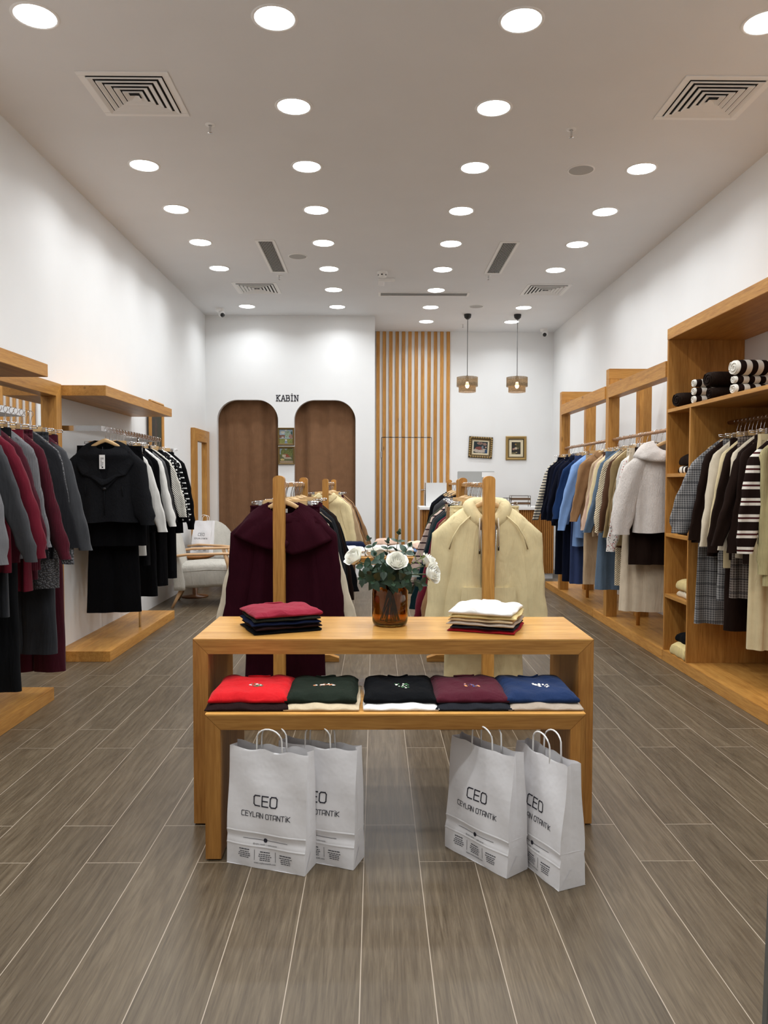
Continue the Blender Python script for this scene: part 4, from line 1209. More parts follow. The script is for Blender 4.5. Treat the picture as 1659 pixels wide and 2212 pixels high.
# left garment rack; its first two pieces are built further down
rail([T('cream sweatshirt', IVORY, L=.76, SL=.74, spread=.20), B('cream joggers', IVORY, L=1.14, elastic=1), T('black sweatshirt', BLK, L=.70, SL=.64), SH('beige shirt', BEIGE, L=.72, SL=.62, spread=.11), T('charcoal sweater', CHAR, L=.74, SL=.64, spread=.12), B('burgundy joggers', BURG, L=1.1, elastic=1),
      T('dark grey sweater', CHAR, L=.74, SL=.66, spread=.12), T('black knit', BLK, L=.72, SL=.66, spread=.11), B('burgundy trousers', BURG, L=1.1), T('dark brown sweater', DBRN, L=.74, SL=.66, spread=.12), T('black crew sweater', BLK, L=.74, SL=.64, spread=.12)],
     -.543, 4.66, -.556, 5.82, 1.398, 'behind the burgundy outfit on the left rack', 'clothes on the near left garment rack', 'hangers on the near left garment rack')
rail([T('cream polo sweater', HOODC, L=.66, SL=.62, spread=.09, collar='shirt'), B('cream trousers', HOODC, L=1.08, elastic=1), SH('beige shirt', BEIGE, L=.7, SL=.62, spread=.10), B('burgundy trousers', BURG, L=1.02), J('camel jacket', CAMEL, L=.74, SL=.64, spread=.13), T('navy sweater', NAVY2, L=.72, SL=.64, spread=.12), J('camel coat', CAMEL, L=.80, SL=.66, spread=.16, name='coat'), SH('tan overshirt', TAN, L=.76, SL=.66, spread=.18)],
     -.533, 8.36, -.538, 9.75, 1.398, 'on the rack before the curtain', 'clothes on the rack before the curtain', 'hangers on the rack before the curtain')
rail([S('brown joggers', TAN, L=1.02, W=.2), T('tan sweatshirt', TAN, L=.72, SL=.64, spread=.12), T('burgundy sweater', WINE, L=.72, SL=.64, spread=.11), B('dark teal joggers', TEAL, L=1.08, elastic=1, W=.185), T('dark teal sweater', TEAL, L=.72, SL=.64, spread=.12), T('charcoal sweatshirt', CHAR, L=.74, SL=.66, spread=.12), B('beige trousers', BEIGE, L=1.1, W=.185), T('slate sweater', SGREY, L=.74, SL=.66, spread=.12), T('black crew sweater', BLK, L=.74, SL=.66, spread=.12),
      B('burgundy trousers', BURG, L=1.08, W=.185), T('pink sweater with thin dark stripes', RSTR, L=.66, SL=.64, spread=.15), T('dark olive sweater', OLIVE, L=.74, SL=.64, spread=.12), J('olive jacket', OLIVE, L=.70, SL=.62, spread=.10)],
     .648, 4.66, .678, 5.82, 1.398, 'behind the cream hoodie on the right rack', 'clothes on the near right garment rack', 'hangers on the near right garment rack')
rail([T('grey sweater', GREY, L=.7, SL=.62), J('black jacket', BLK, L=.72, SL=.62), T('camel sweater', CAMEL, L=.7, SL=.62), T('navy knit', NAVY2, L=.7, SL=.62), T('olive sweatshirt', OLIVE, L=.7, SL=.62)],
     .905, 8.40, .95, 9.7, 1.398, 'on the rack before the counter', 'clothes on the rack before the counter', 'hangers on the rack before the counter')
# ------------------------------------------------------------------ front outfits on the two near garment racks
rng = random.Random(21)
gl, hl = 'clothes on the near left garment rack', 'hangers on the near left garment rack'
loc = (-.530, 4.44, 1.398)
t = thing('sweater', 'burgundy sweater with a matching shawl over the shoulders, front of the left rack', 'sweater', loc, 0, gl)
body_mesh(rng, .235, .66, .045, .10, folds=.014, nz=20, na=56).build('body', PLUM, t)
for s in (-1, 1): sleeve_mesh(rng, s, .235, .66, .085, r0=.095, r1=.07, thick=.042, fwd=-.01).build('sleeve', PLUM, t)
ring_tube(.083, .035, 0, .011, -.13, flat=(.7, 1.3), dip=.07).build('neckband', PLUM, t)
MB().box(-.022, .022, .012, .016, -.175, -.152).build('neck_label', WHITE, t)
def shawl_edge(th):
    c, s_ = cos(th), sin(th)
    fr = max(0, -s_)
    z = -.255 - .10 * (abs(c) < .35) * 0
    x = .275 * (1 if c > 0 else -1) * abs(c) ** .55
    if fr > 0: z = -.305 + .03 * (c > 0) * -1 - .085 * (1 - abs(c)) ** 1.2
    else: z = -.29 - .03 * (1 - abs(c))
    return (x, -.082 * fr ** .5 + .06 * max(0, s_) ** .5, z)
sh = thing('shawl', 'burgundy shawl tied over the shoulders of the burgundy sweater', 'shawl', loc, 0)
cape(rng, .082, shawl_edge, z0=-.120, dip=.075, n=96, m=14, thick=.010, wave=.005, off=.012).build('cloth', PLUM, sh)
b = MB(); b.tube([(-.03, -.085, -.335), (0, -.10, -.37), (.03, -.085, -.335)], [.018, .03, .018], 10); b.build('knot', PLUM, sh)
hanger('arms', 'pale wooden hanger inside the burgundy sweater with shawl', loc, 0, hl)
loc = (-.535, 4.56, 1.398)
garment(('B', 'burgundy trousers with gathered waist', PLUM, dict(L=1.16, W=.205, elastic=1, flare=.12)), loc, 0, 'behind the sweater with shawl', gl, 'hung', hl)

# cream zip hoodie
gr, hr = 'clothes on the near right garment rack', 'hangers on the near right garment rack'
loc = (.648, 4.44, 1.398)
t = thing('hoodie', 'open cream zip hoodie over a white top, front of the right rack', 'hoodie', loc, 0, gr)
W, L, z0, drop = .245, .74, -.13, .105
rngh = random.Random(33)
def hoodie_half(s):
    """one front panel joined to half of the back; leaves the front open"""
    b = MB(); rings = []
    rows = [(k / 5, None) for k in range(6)] + [(1, k / 18) for k in range(1, 19)]
    for sv, t_ in rows:
        tt = t_ or 0
        a = .085 + (W - .085) * sv ** .85 if t_ is None else W * (1 + .07 * tt)
        z = z0 - drop * sv ** 1.35 if t_ is None else z0 - drop - (L - drop) * tt
        bb = .032 + .022 * sv + .014 * tt
        gap = .030 + .03 * max(0, .5 - tt) if t_ is not None else .07
        r = []
        for i in range(25):
            th = -pi / 2 + pi * i / 24          # front centre -> side -> back centre
            x = a * abs(cos(th)) ** .8; y = bb * abs(sin(th)) ** .8 * (1 if sin(th) > 0 else -1)
            if i < 6: x = max(x, gap * 1.0 + (a - gap) * (i / 6) ** 1.1 * .55)
            if i == 24: x = 0
            am = .011 * min(1, tt * 1.5)
            y += am * sin(3.1 * pi * x / W + (1.2 if s > 0 else 0) + tt)
            fr = max(0, -sin(th))
            r.append((s * x, y, z - (.06 * (1 - sv) * fr if t_ is None else 0)))
        rings.append(r)
    b.loft(rings, closed=False)
    return b, rings
for s in (-1, 1):
    b, rings = hoodie_half(s); o = b.build('front_panel', HOODC, t)
    md = o.modifiers.new('thickness', 'SOLIDIFY'); md.thickness = .006; md.offset = 1
    sleeve_mesh(rngh, s, W, .72, .085, r0=.098, r1=.066, thick=.045, fwd=-.01).build('sleeve', HOODC, t)
    # raglan seam, pocket, drawstring
    MB().tube([(s * .105, -.056, -.19), (s * .165, -.066, -.245), (s * .205, -.066, -.31), (s * .225, -.060, -.38)], .0045, 6).build('seam', HOODC, t)
    b = MB()
    P2 = [(.028, -.60), (.150, -.60), (.165, -.79), (.028, -.79)]
    b.add([(s * x, -.079 - .010 * (x < .1), z) for x, z in P2] + [(s * x, -.066, z) for x, z in P2], [(0, 1, 2, 3), (0, 1, 5, 4), (1, 2, 6, 5), (2, 3, 7, 6), (3, 0, 4, 7)])
    b.build('pocket', HOODC, t, bevel=.003)
    MB().tube([(s * .052, -.072, -.20), (s * .055, -.082, -.27), (s * .054, -.084, -.36 - (.02 if s < 0 else 0))], .0042, 8).build('drawstring', IVORY, t)
    MB().tube([(s * .054, -.084, -.36 - (.02 if s < 0 else 0)), (s * .054, -.084, -.385 - (.02 if s < 0 else 0))], .005, 8).build('cord_tip', plain('dark_metal', (.10, .09, .07), .3, .9), t)
    MB().tube([(s * (.045), -.066, -.27), (s * .035, -.068, -.45), (s * .03, -.074, -.83)], .004, 6).build('zip', plain('pale_zip', (.55, .52, .45), .35, .6), t)
# hood lying open round the neck
b = MB()
pts, rad = [], []
for k in range(33):
    th = radians(-68) + k / 32 * radians(316)
    pts.append((.102 * cos(th), .045 * sin(th) + .005, -.150 - .085 * max(0, -sin(th)) ** 1.2 + .012 * max(0, sin(th)))); rad.append(.030 + .012 * abs(cos(th)) + .016 * max(0, sin(th)))
b.tube(pts, rad, 14, flat=(1.0, 1.15)); b.build('hood', HOODC, t)
u = thing('undershirt', 'white crew-neck top inside the open cream hoodie', 'shirt', (.648, 4.44, 1.398), 0)
body_mesh(rngh, .17, .60, .022, .02, nw=.08, z0=-.165, folds=.004, dip=.05).build('body', WHT, u)
ring_tube(.082, .024, 0, .009, -.165, flat=(.6, 1.4), dip=.05).build('neckband', WHT, u)
hanger('arms', 'pale wooden hanger inside the cream zip hoodie', loc, 0, hr)
loc = (.648, 4.56, 1.398)
garment(('B', 'cream joggers with gathered waist', HOODC, dict(L=1.16, W=.205, elastic=1, flare=.1)), loc, 0, 'behind the cream zip hoodie', gr, 'hung', hr)

# price tag on the teddy jacket
t = thing('price_tag', 'white paper price tag hanging at the neck of the black teddy jacket', 'tag', (XL + .345, 6.05, 1.835))
MB().box(-.022, .022, -.012, -.010, -.335, -.225).build('card', WHITE, t)
b = MB(); rg = random.Random(2)
for i in range(8): b.box(-.014, -.014 + rg.uniform(.01, .028), -.0128, -.0122, -.25 - i * .009, -.247 - i * .009)
b.box(-.004, .008, -.0128, -.0122, -.327, -.317)
b.build('print', INK, t)
MB().tube([(0, -.011, -.225), (0.004, -.004, -.19), (0, 0, -.16)], .001, 5).build('string', BLACKP, t)

# ------------------------------------------------------------------ folded clothes
def top_h(x, y, w, d, h, sd, neck):
    u, v = 2 * x / w, 2 * y / d
    e = (1 - min(1, abs(u)) ** 7) ** .5 * (1 - max(0, -v) ** 9) ** .5
    e *= (1 - max(0, v) ** 5 * .55)
    z = h * (.52 + .48 * e)
    z += .0035 * sin(x * 31 + sd) * sin(y * 27 + sd * 2) + .002 * sin(x * 70 + y * 40 + sd)
    if neck: z -= .010 * math.exp(-(u / .3) ** 2) * max(0, v - .6) / .4
    return z
def folded(name, label, mat, loc, rz, w, d, h, seed=0, neck=False, group=None, motif=None, cat='shirt', layers=2, lab=None):
    t = thing(name, label, cat, loc, rz, group)
    rg = random.Random(seed); sd = rg.uniform(0, 6)
    nx, ny = 30, 22
    b = MB(); top = []
    for j in range(ny + 1):
        r = []
        for i in range(nx + 1):
            x, y = -w / 2 + w * i / nx, -d / 2 + d * j / ny
            k = 1 + .012 * sin(9 * y / d + sd) ; 
            yy = y
            if j == ny: yy += (.018 * abs(sin(3.2 * pi * (x / w + .5) * .9 + .3)) - .012 * (abs(x) < w * .16)) if neck else .004 * sin(x * 50 + sd)
            r.append((x * k, yy, max(.002, top_h(x, y, w, d, h, sd, neck))))
        top.append(r)
    b.loft(top, closed=False)
    # sides tucked under
    per = [top[0][i] for i in range(nx + 1)] + [top[j][nx] for j in range(1, ny + 1)] + [top[ny][i] for i in range(nx - 1, -1, -1)] + [top[j][0] for j in range(ny - 1, 0, -1)]
    g = lambda k, zz: [(x + k * (1 if x > 0 else -1) * min(1, abs(2 * x / w)) ** 6, y + k * (1 if y > 0 else -1) * min(1, abs(2 * y / d)) ** 6, z * zz) for x, y, z in per]
    b.loft([per, g(.005, .80), g(.007, .52), g(.005, .22), g(-.002, 0.0)], cap1=True)
    o = b.build('folded_cloth', mat, t)
    if neck:
        b = MB(); pts = []
        for k in range(15):
            a = pi + pi * k / 14
            x = w * .15 * cos(a); y = d / 2 - .004 + .030 * sin(a)
            pts.append((x, y, top_h(x, min(y, d / 2), w, d, h, sd, neck) + .003))
        b.tube(pts, .0042, 7); b.build('neckband', mat, t)
        b = MB(); z = top_h(0, d / 2 - .02, w, d, h, sd, True)
        b.box(-.018, .018, d / 2 - .028, d / 2 - .006, z + .0015, z + .0035); b.build('neck_label', lab or WHITE, t)
    if motif:
        b = MB(); cols, style = motif; cx, cy = .01, -d * .14
        zz = lambda x, y: top_h(x, y, w, d, h, sd, neck) + .0012
        def blob(x, y, r, m): b.loft([[(x + rr * cos(q * pi / 5), y + rr * sin(q * pi / 5), zz(x, y) + hh) for q in range(10)] for rr, hh in ((r, 0), (r * .6, .0012), (.0003, .0014))], m)
        for k in range(16):
            a = rg.uniform(0, 2 * pi); q = rg.random() ** .6
            sx, sy = (.044, .009) if style == 'row' else (.032, .030)
            blob(cx + sx * q * cos(a), cy + sy * q * sin(a), rg.uniform(.003, .0068), rg.randrange(len(cols)))
        for k in range(5):
            x0, y0 = cx + rg.uniform(-.02, .02), cy - .014
            x1, y1 = x0 + rg.uniform(-.012, .012), cy + rg.uniform(-.002, .016)
            b.tube([(x0, y0, zz(x0, y0)), (x1, y1, zz(x1, y1))], .0009, 5, rg.randrange(len(cols)))
        b.build('embroidery', cols, t)
    return t
def pc(n, c): return plain('thread_' + n, srgb(*c), .6)
THW, THG, THT, THO, THV, THR, THGR = pc('white', (235, 232, 225)), pc('green', (52, 110, 62)), pc('taupe', (120, 90, 70)), pc('orange', (205, 135, 90)), pc('violet', (70, 70, 140)), pc('rust', (150, 70, 60)), pc('grey', (150, 150, 145))
FR = cloth('bright red', (.62, .012, .020)); FG = cloth('forest green', (.026, .036, .026)); FB = cloth('folded black', (.009, .010, .012)); FBU = cloth('folded plum', (.105, .013, .030)); FN = cloth('folded navy', (.018, .045, .125))
FDB = cloth('folded brown', (.030, .014, .014)); FCR = cloth('folded cream', (.66, .56, .40)); FW = cloth('folded white', (.80, .79, .76)); FCH = cloth('folded charcoal', (.032, .034, .042)); FST = cloth('folded stone', (.46, .39, .32)); FRO = cloth('folded raspberry', (.30, .022, .050)); FKG = cloth('folded dark olive', (.034, .036, .028)); FNV = cloth('folded dark navy', (.010, .016, .045)); FLE = cloth('folded lemon', (.70, .58, .30)); FRD = cloth('folded crimson', (.36, .008, .020))
ZT = .5485
rows = [(-.478, .295, FR, FDB, 'bright red', 'dark brown', ([THT, THG, THW], 'f'), 0.0), (-.200, .265, FG, FCR, 'forest green', 'cream', ([THW, THT, THO], 'row'), .0), (.098, .265, FB, FW, 'black', 'white', ([THW, THG, THG], 'f'), 0.0),
        (.372, .270, FBU, FCH, 'plum', 'charcoal', ([THO, THV, THT], 'f'), 0.0), (.638, .265, FN, FST, 'navy blue', 'stone grey', ([THW, THW, THW], 'f'), 0.0)]
for k, (x, w, m1, m2, n1, n2, mo, rz) in enumerate(rows):
    y = 2.998
    folded('folded_shirt', '%s shirt folded under the %s one on the lower table' % (n2, n1), m2, (x, y - .008, ZT), rz, w * 1.03, .315, .024, 40 + k, False, 'folded shirts on the lower table')
    folded('folded_shirt', '%s folded shirt with embroidered flowers on the lower table' % n1, m1, (x + (-.004 if k else 0), y + .012, ZT + .021), rz, w * .98, .300, .038, 50 + k, True, 'folded shirts on the lower table', mo)
def stack(x, y, rz, items, w, d, where, group, z=.7665):
    for i, (nm, m, h) in enumerate(items):
        tp = i == len(items) - 1
        folded('folded_shirt', '%s folded shirt, %s %s' % (nm, 'top' if tp else ORD[i] + ' from the bottom', where), m, (x + .003 * sin(i * 2.1), y + .003 * cos(i * 1.7), z), rz + radians(1.5 * sin(i * 1.9)), w - (.012 * (i % 2)), d, h + (.006 if tp else 0), 60 + i + int(w * 100), tp, group, lab=BLACKP if tp else None)
        z += h * .9
stack(-.412, 3.325, radians(22), [('black', FB, .020), ('dark brown', FDB, .018), ('dark navy', FNV, .019), ('dark olive', FKG, .018), ('raspberry red', FRO, .022)], .285, .245, 'of the stack left of the amber vase', 'folded shirts left of the vase')
stack(.486, 3.325, radians(-20), [('crimson', FRD, .017), ('charcoal', FCH, .016), ('stone', FST, .018), ('beige', cloth('folded beige', (.58, .46, .30)), .015), ('lemon cream', FLE, .018), ('white', FW, .026)], .275, .245, 'of the stack right of the amber vase', 'folded shirts right of the vase')
# far table
rg = random.Random(5)
far_items = [(-.20, 6.78, [('white', FW, .045), ('white', FW, .04)], 'leftmost front pile'), (.02, 6.82, [('white', FW, .05), ('white', FW, .045)], 'second front pile'), (.22, 6.80, [('white', FW, .045), ('white', FW, .05)], 'third front pile'), (.45, 6.86, [('black', FB, .035), ('light blue', LBLUE, .035), ('beige pink', PINKB, .04)], 'coloured right pile'),
             (-.20, 7.06, [('navy', FNV, .06), ('navy', FNV, .05)], 'left rear pile'), (.1, 7.07, [('charcoal', FCH, .05), ('charcoal', FCH, .04), ('beige', PINKB, .05)], 'middle rear pile'), (.40, 7.08, [('dark', FB, .05), ('beige', ECRU, .06)], 'right rear pile')]
for k, (x, y, its, wh) in enumerate(far_items):
    z = .751
    for i, (nm, m, h) in enumerate(its):
        folded('folded_shirt', '%s shirt, %s of the %s on the far table' % (nm, 'bottom' if i == 0 else ('top' if i == len(its) - 1 else 'middle'), wh), m, (x, y, z), radians(rg.uniform(-6, 6)), .20, .22, h, 80 + k * 4 + i, i == len(its) - 1, 'folded shirts on the far table'); z += h * .88
# rolled and folded knits in the wardrobe
STRH = cloth('brown white wide stripe', (.026, .014, .011), 'wide', (.72, .69, .62)); DBR = cloth('brown rib knit', (.028, .016, .011), 'rib')
def roll(label, mat, x, y, z, r, w, rz=0.0, group='rolled knits on the wardrobe shelf'):
    """flattened roll lying along x, its spiral end towards the room"""
    t = thing('rolled_sweater', label, 'sweater', (x, y, z), rz, group)
    b = MB(); n = 28; rings = []
    for k in range(9):
        s = k / 8
        q = r * (1 - .12 * (abs(2 * s - 1)) ** 4)
        rings.append([(w * (s - .5), q * 1.35 * cos(2 * pi * i / n), r + q * (1 if sin(2 * pi * i / n) > 0 else .98) * sin(2 * pi * i / n) * .98) for i in range(n)])
    b.loft(rings, cap0=True, cap1=True); o = b.build('rolled_cloth', mat, t)
    b = MB(); pts = []
    for k in range(60):
        a = k / 59 * 4.3 * pi; q = r * (.12 + .76 * k / 59)
        pts.append((-w / 2 - .001, q * 1.3 * cos(a), r + q * sin(a)))
    b.tube(pts, .0045, 6); b.build('spiral_edge', mat, o)
    return t
SZ = 1.9725
roll('brown rolled knit at the far end of the wardrobe top shelf', DBR, 2.42, 5.86, SZ, .058, .26, radians(8))
z = SZ
for i, (nm, m) in enumerate([('lowest', STRH), ('middle', STRH), ('topmost', STRH)]):
    roll('brown and white striped knit, %s of the first striped stack on the wardrobe shelf' % nm, m, 2.42, 5.56, z, .030, .24); z += .059
roll('large brown rolled knit lying under another between the striped stacks', DBR, 2.43, 5.27, SZ, .042, .28)
roll('large brown rolled knit lying on top between the striped stacks', DBR, 2.43, 5.30, SZ + .083, .056, .29, radians(5))
z = SZ
for i, nm in enumerate(['lowest', 'middle', 'topmost']):
    r = (.034, .026, .052)[i]
    roll('brown and white striped knit, %s of the nearer striped stack on the wardrobe shelf' % nm, STRH, 2.43, 4.96, z, r, .25, radians(4)); z += 2 * r * .98
def cub(label, mat, z, h, seed, dx=0): folded('folded_sweater', label, mat, (2.46 + dx, 5.72, z), radians(90), .25, .28, h, seed, False, 'folded knits in the cubbyholes', cat='sweater')
cub('striped knit folded in the top cubbyhole', STRH, 1.4725, .065, 1); cub('brown ribbed knit on the striped one in the top cubbyhole', DBR, 1.533, .085, 2)
cub('brown knit folded in the second cubbyhole', DBR, 1.0075, .06, 3); cub('striped knit on the brown one in the second cubbyhole', STRH, 1.063, .05, 4)
cub('ivory knit folded in the third cubbyhole', cloth('folded ivory', (.72, .64, .50)), .5325, .06, 5); cub('cream knit on the ivory one in the third cubbyhole', FLE, .588, .085, 6, -.01)
cub('pale cream knit folded in the lowest cubbyhole', FLE, .0855, .11, 7, -.04); cub('black knit on the cream one in the lowest cubbyhole', FB, .187, .075, 8)

# ------------------------------------------------------------------ paper carrier bags
PAP, nt, bb = new_mat('white_kraft_paper')
tcx = nd(nt, 'ShaderNodeTexCoord').outputs['Object']
bb.inputs['Base Color'].default_value = (.80, .79, .80, 1); bb.inputs['Roughness'].default_value = .55
bb.inputs['Transmission Weight'].default_value = 0.0
hh = noise_n(nt, tcx, 9, 3, .6)
bump_n(nt, hh, .35, .012, bb)
TECH = {'C': [[(.86, 1), (.22, 1), (.06, .84), (.06, .16), (.22, 0), (.86, 0)]], 'E': [[(.86, 1), (.08, 1), (.08, 0), (.86, 0)], [(.08, .52), (.78, .52)]],
        'O': [[(.22, 1), (.74, 1), (.9, .84), (.9, .16), (.74, 0), (.22, 0), (.06, .16), (.06, .84), (.22, 1)]], 'Y': [[(.04, 1), (.46, .42), (.88, 1)], [(.46, .42), (.46, 0)]], 'L': [[(.08, 1), (.08, 0), (.82, 0)]],
        'A': [[(.06, 0), (.06, .84), (.22, 1), (.88, 1), (.88, 0)], [(.06, .36), (.88, .36)]], 'N': [[(.08, 0), (.08, 1), (.86, 0), (.86, 1)]], 'T': [[(.02, 1), (.9, 1)], [(.46, 1), (.46, 0)]], 'I': [[(.2, 0), (.2, .8)], [(.2, 1.1), (.2, 1.13)]], 'K': [[(.08, 0), (.08, 1)], [(.86, 1), (.1, .48), (.88, 0)]], ' ': []}
def tech(b, text, cx, z, h, asp, w, fn):
    adv = [{'I': .42, ' ': .55}.get(c, 1.08) * h * asp for c in text]
    x = cx - sum(adv) / 2
    for c, a in zip(text, adv):
        strokes(b, [[(x + u * h * asp, z + v * h) for u, v in pl] for pl in TECH[c]], w, fn); x += a
def text_mesh(txt, size):
    cu = bpy.data.curves.new('lettering', 'FONT'); cu.body = txt; cu.size = size; cu.align_x = 'CENTER'; cu.resolution_u = 2; cu.space_line = .92
    o = bpy.data.objects.new('tmp', cu); scene.collection.objects.link(o)
    bpy.context.view_layer.update()
    me = bpy.data.meshes.new_from_object(o.evaluated_get(bpy.context.evaluated_depsgraph_get()))
    bpy.data.objects.remove(o); return me
_txt = {}
def small_print(b, txt, cx, z, size, fn):
    if (txt, size) not in _txt: _txt[(txt, size)] = text_mesh(txt, size)
    me = _txt[(txt, size)]
    b.add([fn(cx + v.co.x, z + v.co.y, 0) for v in me.vertices], [tuple(p.vertices) for p in me.polygons])
def carrier_bag(label, x, y, rz, W=.315, Dp=.108, H=.425, seed=0, lean=0.0):
    """origin at the front left foot; front face along +x, depth along +y"""
    t = thing('paper_bag', label, 'carrier bag', (x, y, 0.001), rz, 'white carrier bags under the table')
    rg = random.Random(seed)
    top_d = .045
    def fr(u, z):       # y of the front sheet at height z
        q = z / H
        bul = .006 * sin(pi * u / W) * sin(pi * min(1, q * 1.2)) - .004 * math.exp(-((z - .105) / .012) ** 2)
        return (Dp - top_d) * .5 * q ** 1.3 * 1.0 - bul + .003 * sin(u * 30 + z * 22 + seed)
    nx, nz = 18, 64
    def hz(u, j):
        z = H * j / nz
        if j == nz: z += .004 * sin(u * 55 + seed) - .007 * math.exp(-((u - W * .62) / .03) ** 2) - .007 * math.exp(-((u - W * .32) / .03) ** 2)
        return z
    front = [[(W * i / nx, fr(W * i / nx, H * j / nz), hz(W * i / nx, j)) for i in range(nx + 1)] for j in range(nz + 1)]
    back = [[(W * i / nx, Dp - fr(W * i / nx, H * j / nz) * .8, hz(W * i / nx, j) + .004) for i in range(nx + 1)] for j in range(nz + 1)]
    b = MB(); b.loft(front, closed=False); b.loft(back, closed=False)
    for i, s in ((0, 1), (nx, -1)):
        sd = []
        for j in range(nz + 1):
            p, q = Vector(front[j][i]), Vector(back[j][i]); m_ = (p + q) / 2
            g = min(1, max(0, (j / nz - .24) / .76)); m_.x += s * .016 * g
            sd.append([tuple(p), tuple(p.lerp(m_, .5)), tuple(m_), tuple(m_.lerp(q, .5)), tuple(q)])
        b.loft(sd, closed=False, smooth=False)
    b.add([(0, 0, 0), (W, 0, 0), (W, Dp, 0), (0, Dp, 0)], [(0, 1, 2, 3)])
    o = b.build('paper_body', PAP, t)
    # folded crease lines and bottom flap triangle
    b = MB()
    for z in (.078, .125): b.loft([[(u * W / 10, fr(u * W / 10, z + dz) - e, z + dz) for u in range(11)] for dz, e in ((-.004, .0002), (0, .0022), (.004, .0002))], closed=False)
    for z in (.078, .125): b.loft([[(W + e - .002, .004 + (Dp - .008) * u / 6, z + dz) for u in range(7)] for dz, e in ((-.004, .0002), (0, .0022), (.004, .0002))], closed=False)
    b.build('crease', PAP, o)
    b = MB(); b.add([(W + .0005, .002, .0), (W + .0005, Dp - .002, .0), (W + .003, Dp * .45, .07)], [(0, 1, 2)]); b.build('bottom_flap', PAP, o)
    fn = lambda u, v, n: (u, fr(u, v) - .0016, v)
    b = MB()
    tech(b, 'CEO', W * .50, .226, .036, .85, .0042, fn); b.build('brand_lettering', INK, t); b = MB(); tech(b, 'CEYLAN OTANTIK', W * .50, .183, .0172, .83, .0022, fn)
    b.build('name_lettering', INK, t); b = MB()
    strokes(b, [[(W * .22 + (W * .56) * k / 24, .103) for k in range(25)]], .0014, fn)
    b.add([fn(W * .5 + .0075 * cos(a * pi / 8), .103 + .0075 * sin(a * pi / 8), 0) for a in range(16)], [tuple(range(16))])
    b.build('rule_with_dot', INK, t); b = MB()
    small_print(b, '@ceylan.otantik  |  ceylanotantik', W * .5, .086, .0072, fn)
    for k, (c_, z) in enumerate(((.24, .064), (.5, .061), (.76, .058))):
        for i in range(5):           # lines of print too small to read in the photograph
            wl = (.038, .034, .044, .048, .036)[(i + k) % 5]; x0 = W * c_ - wl / 2; zz_ = z - (i * .0068 + (.002 if i else 0))
            while x0 < W * c_ + wl / 2:
                l_ = rg.uniform(.003, .009); strokes(b, [[(x0, zz_), (min(x0 + l_, W * c_ + wl / 2), zz_)]], .0026 if i else .0032, fn); x0 += l_ + .0045
    for c_ in (.37, .63): strokes(b, [[(W * c_, .030), (W * c_, .066)]], .0013, fn)
    small_print(b, 'www.ceylanotantik.com', W * .5, .018, .0088, fn)
    b.build('address_print', INK, t)
    for k, yy in enumerate((fr(W / 2, H - .02) + .006, Dp - fr(W / 2, H - .02) * .8 - .006)):
        pts = [(W * .5 - .052, yy, H - .045), (W * .5 - .051, yy, H + .01)]
        for a in range(11): pts.append((W * .5 - .05 * cos(pi * a / 10), yy + (.004 if k else -.004) * sin(pi * a / 10), H + .035 + .04 * sin(pi * a / 10)))
        pts += [(W * .5 + .051, yy, H + .01), (W * .5 + .052, yy, H - .045)]
        MB().tube(pts, .0030, 8).build('handle', plain('twisted_paper', (.82, .81, .79), .6), t)
    return t
carrier_bag('white paper carrier bag at the far left, nearest the left table leg', -.546, 2.785, math.atan2(-.105, .300), seed=1)
carrier_bag('white paper carrier bag half hidden behind the leftmost bag', -.372, 2.832, math.atan2(-.110, .300), seed=2)
carrier_bag('white paper carrier bag standing alone in front, left one of the right pair', .270, 2.905, math.atan2(-.252, .200), seed=3, Dp=.115)
carrier_bag('white paper carrier bag half hidden beside the right table leg', .505, 2.862, math.atan2(-.292, .125), seed=4, Dp=.115)
cb = carrier_bag('white paper carrier bag lying against the back of the armchair', -2.22, 9.90, radians(-38), W=.27, seed=5)
cb.location = (-2.37, 9.84, .49); cb.rotation_euler = (radians(-10), 0, radians(-20)); cb['group'] = ''
del cb['group']

# ------------------------------------------------------------------ amber vase with roses and eucalyptus
VX, VY, VZ = .066, 3.400, .7665
AMB, nt, bb = new_mat('amber_glass')
bb.inputs['Base Color'].default_value = (.52, .28, .055, 1); bb.inputs['Transmission Weight'].default_value = 1.0; bb.inputs['Roughness'].default_value = .03; bb.inputs['IOR'].default_value = 1.45
v = thing('vase', 'amber glass vase on the large table holding white roses', 'vase', (VX, VY, VZ))
R0 = .080
prof = [(.001, 0), (R0 * .80, 0), (R0 * .93, .006), (R0 * .985, .02), (R0, .05), (R0, .14), (R0 * .97, .165), (R0 * .88, .182), (R0 * .80, .190), (R0 * .80, .203), (R0 * .765, .203), (R0 * .765, .188), (R0 * .85, .178), (R0 * .935, .162), (R0 * .962, .14), (R0 * .962, .05), (R0 * .94, .024), (R0 * .85, .013), (.001, .012)]
MB().lathe(prof, 56).build('glass_jar', AMB, v)
LEAFD = plain('dark_leaf', (.012, .034, .014), .45); LEAFE = plain('eucalyptus_leaf', (.024, .060, .034), .5); LEAFL = plain('yellow_green_leaf', (.16, .19, .05), .5); STEM = plain('green_stem', (.05, .075, .025), .6); PET = plain('rose_petal', (.92, .91, .84), .55, **{'Subsurface Weight': .25, 'Subsurface Radius': (.01, .01, .008)})
def pt(px, py, Y): 
    return Vector(((px - 811) / 1660 * Y, Y, 1.4 + (1042 - py) / 1660 * Y))
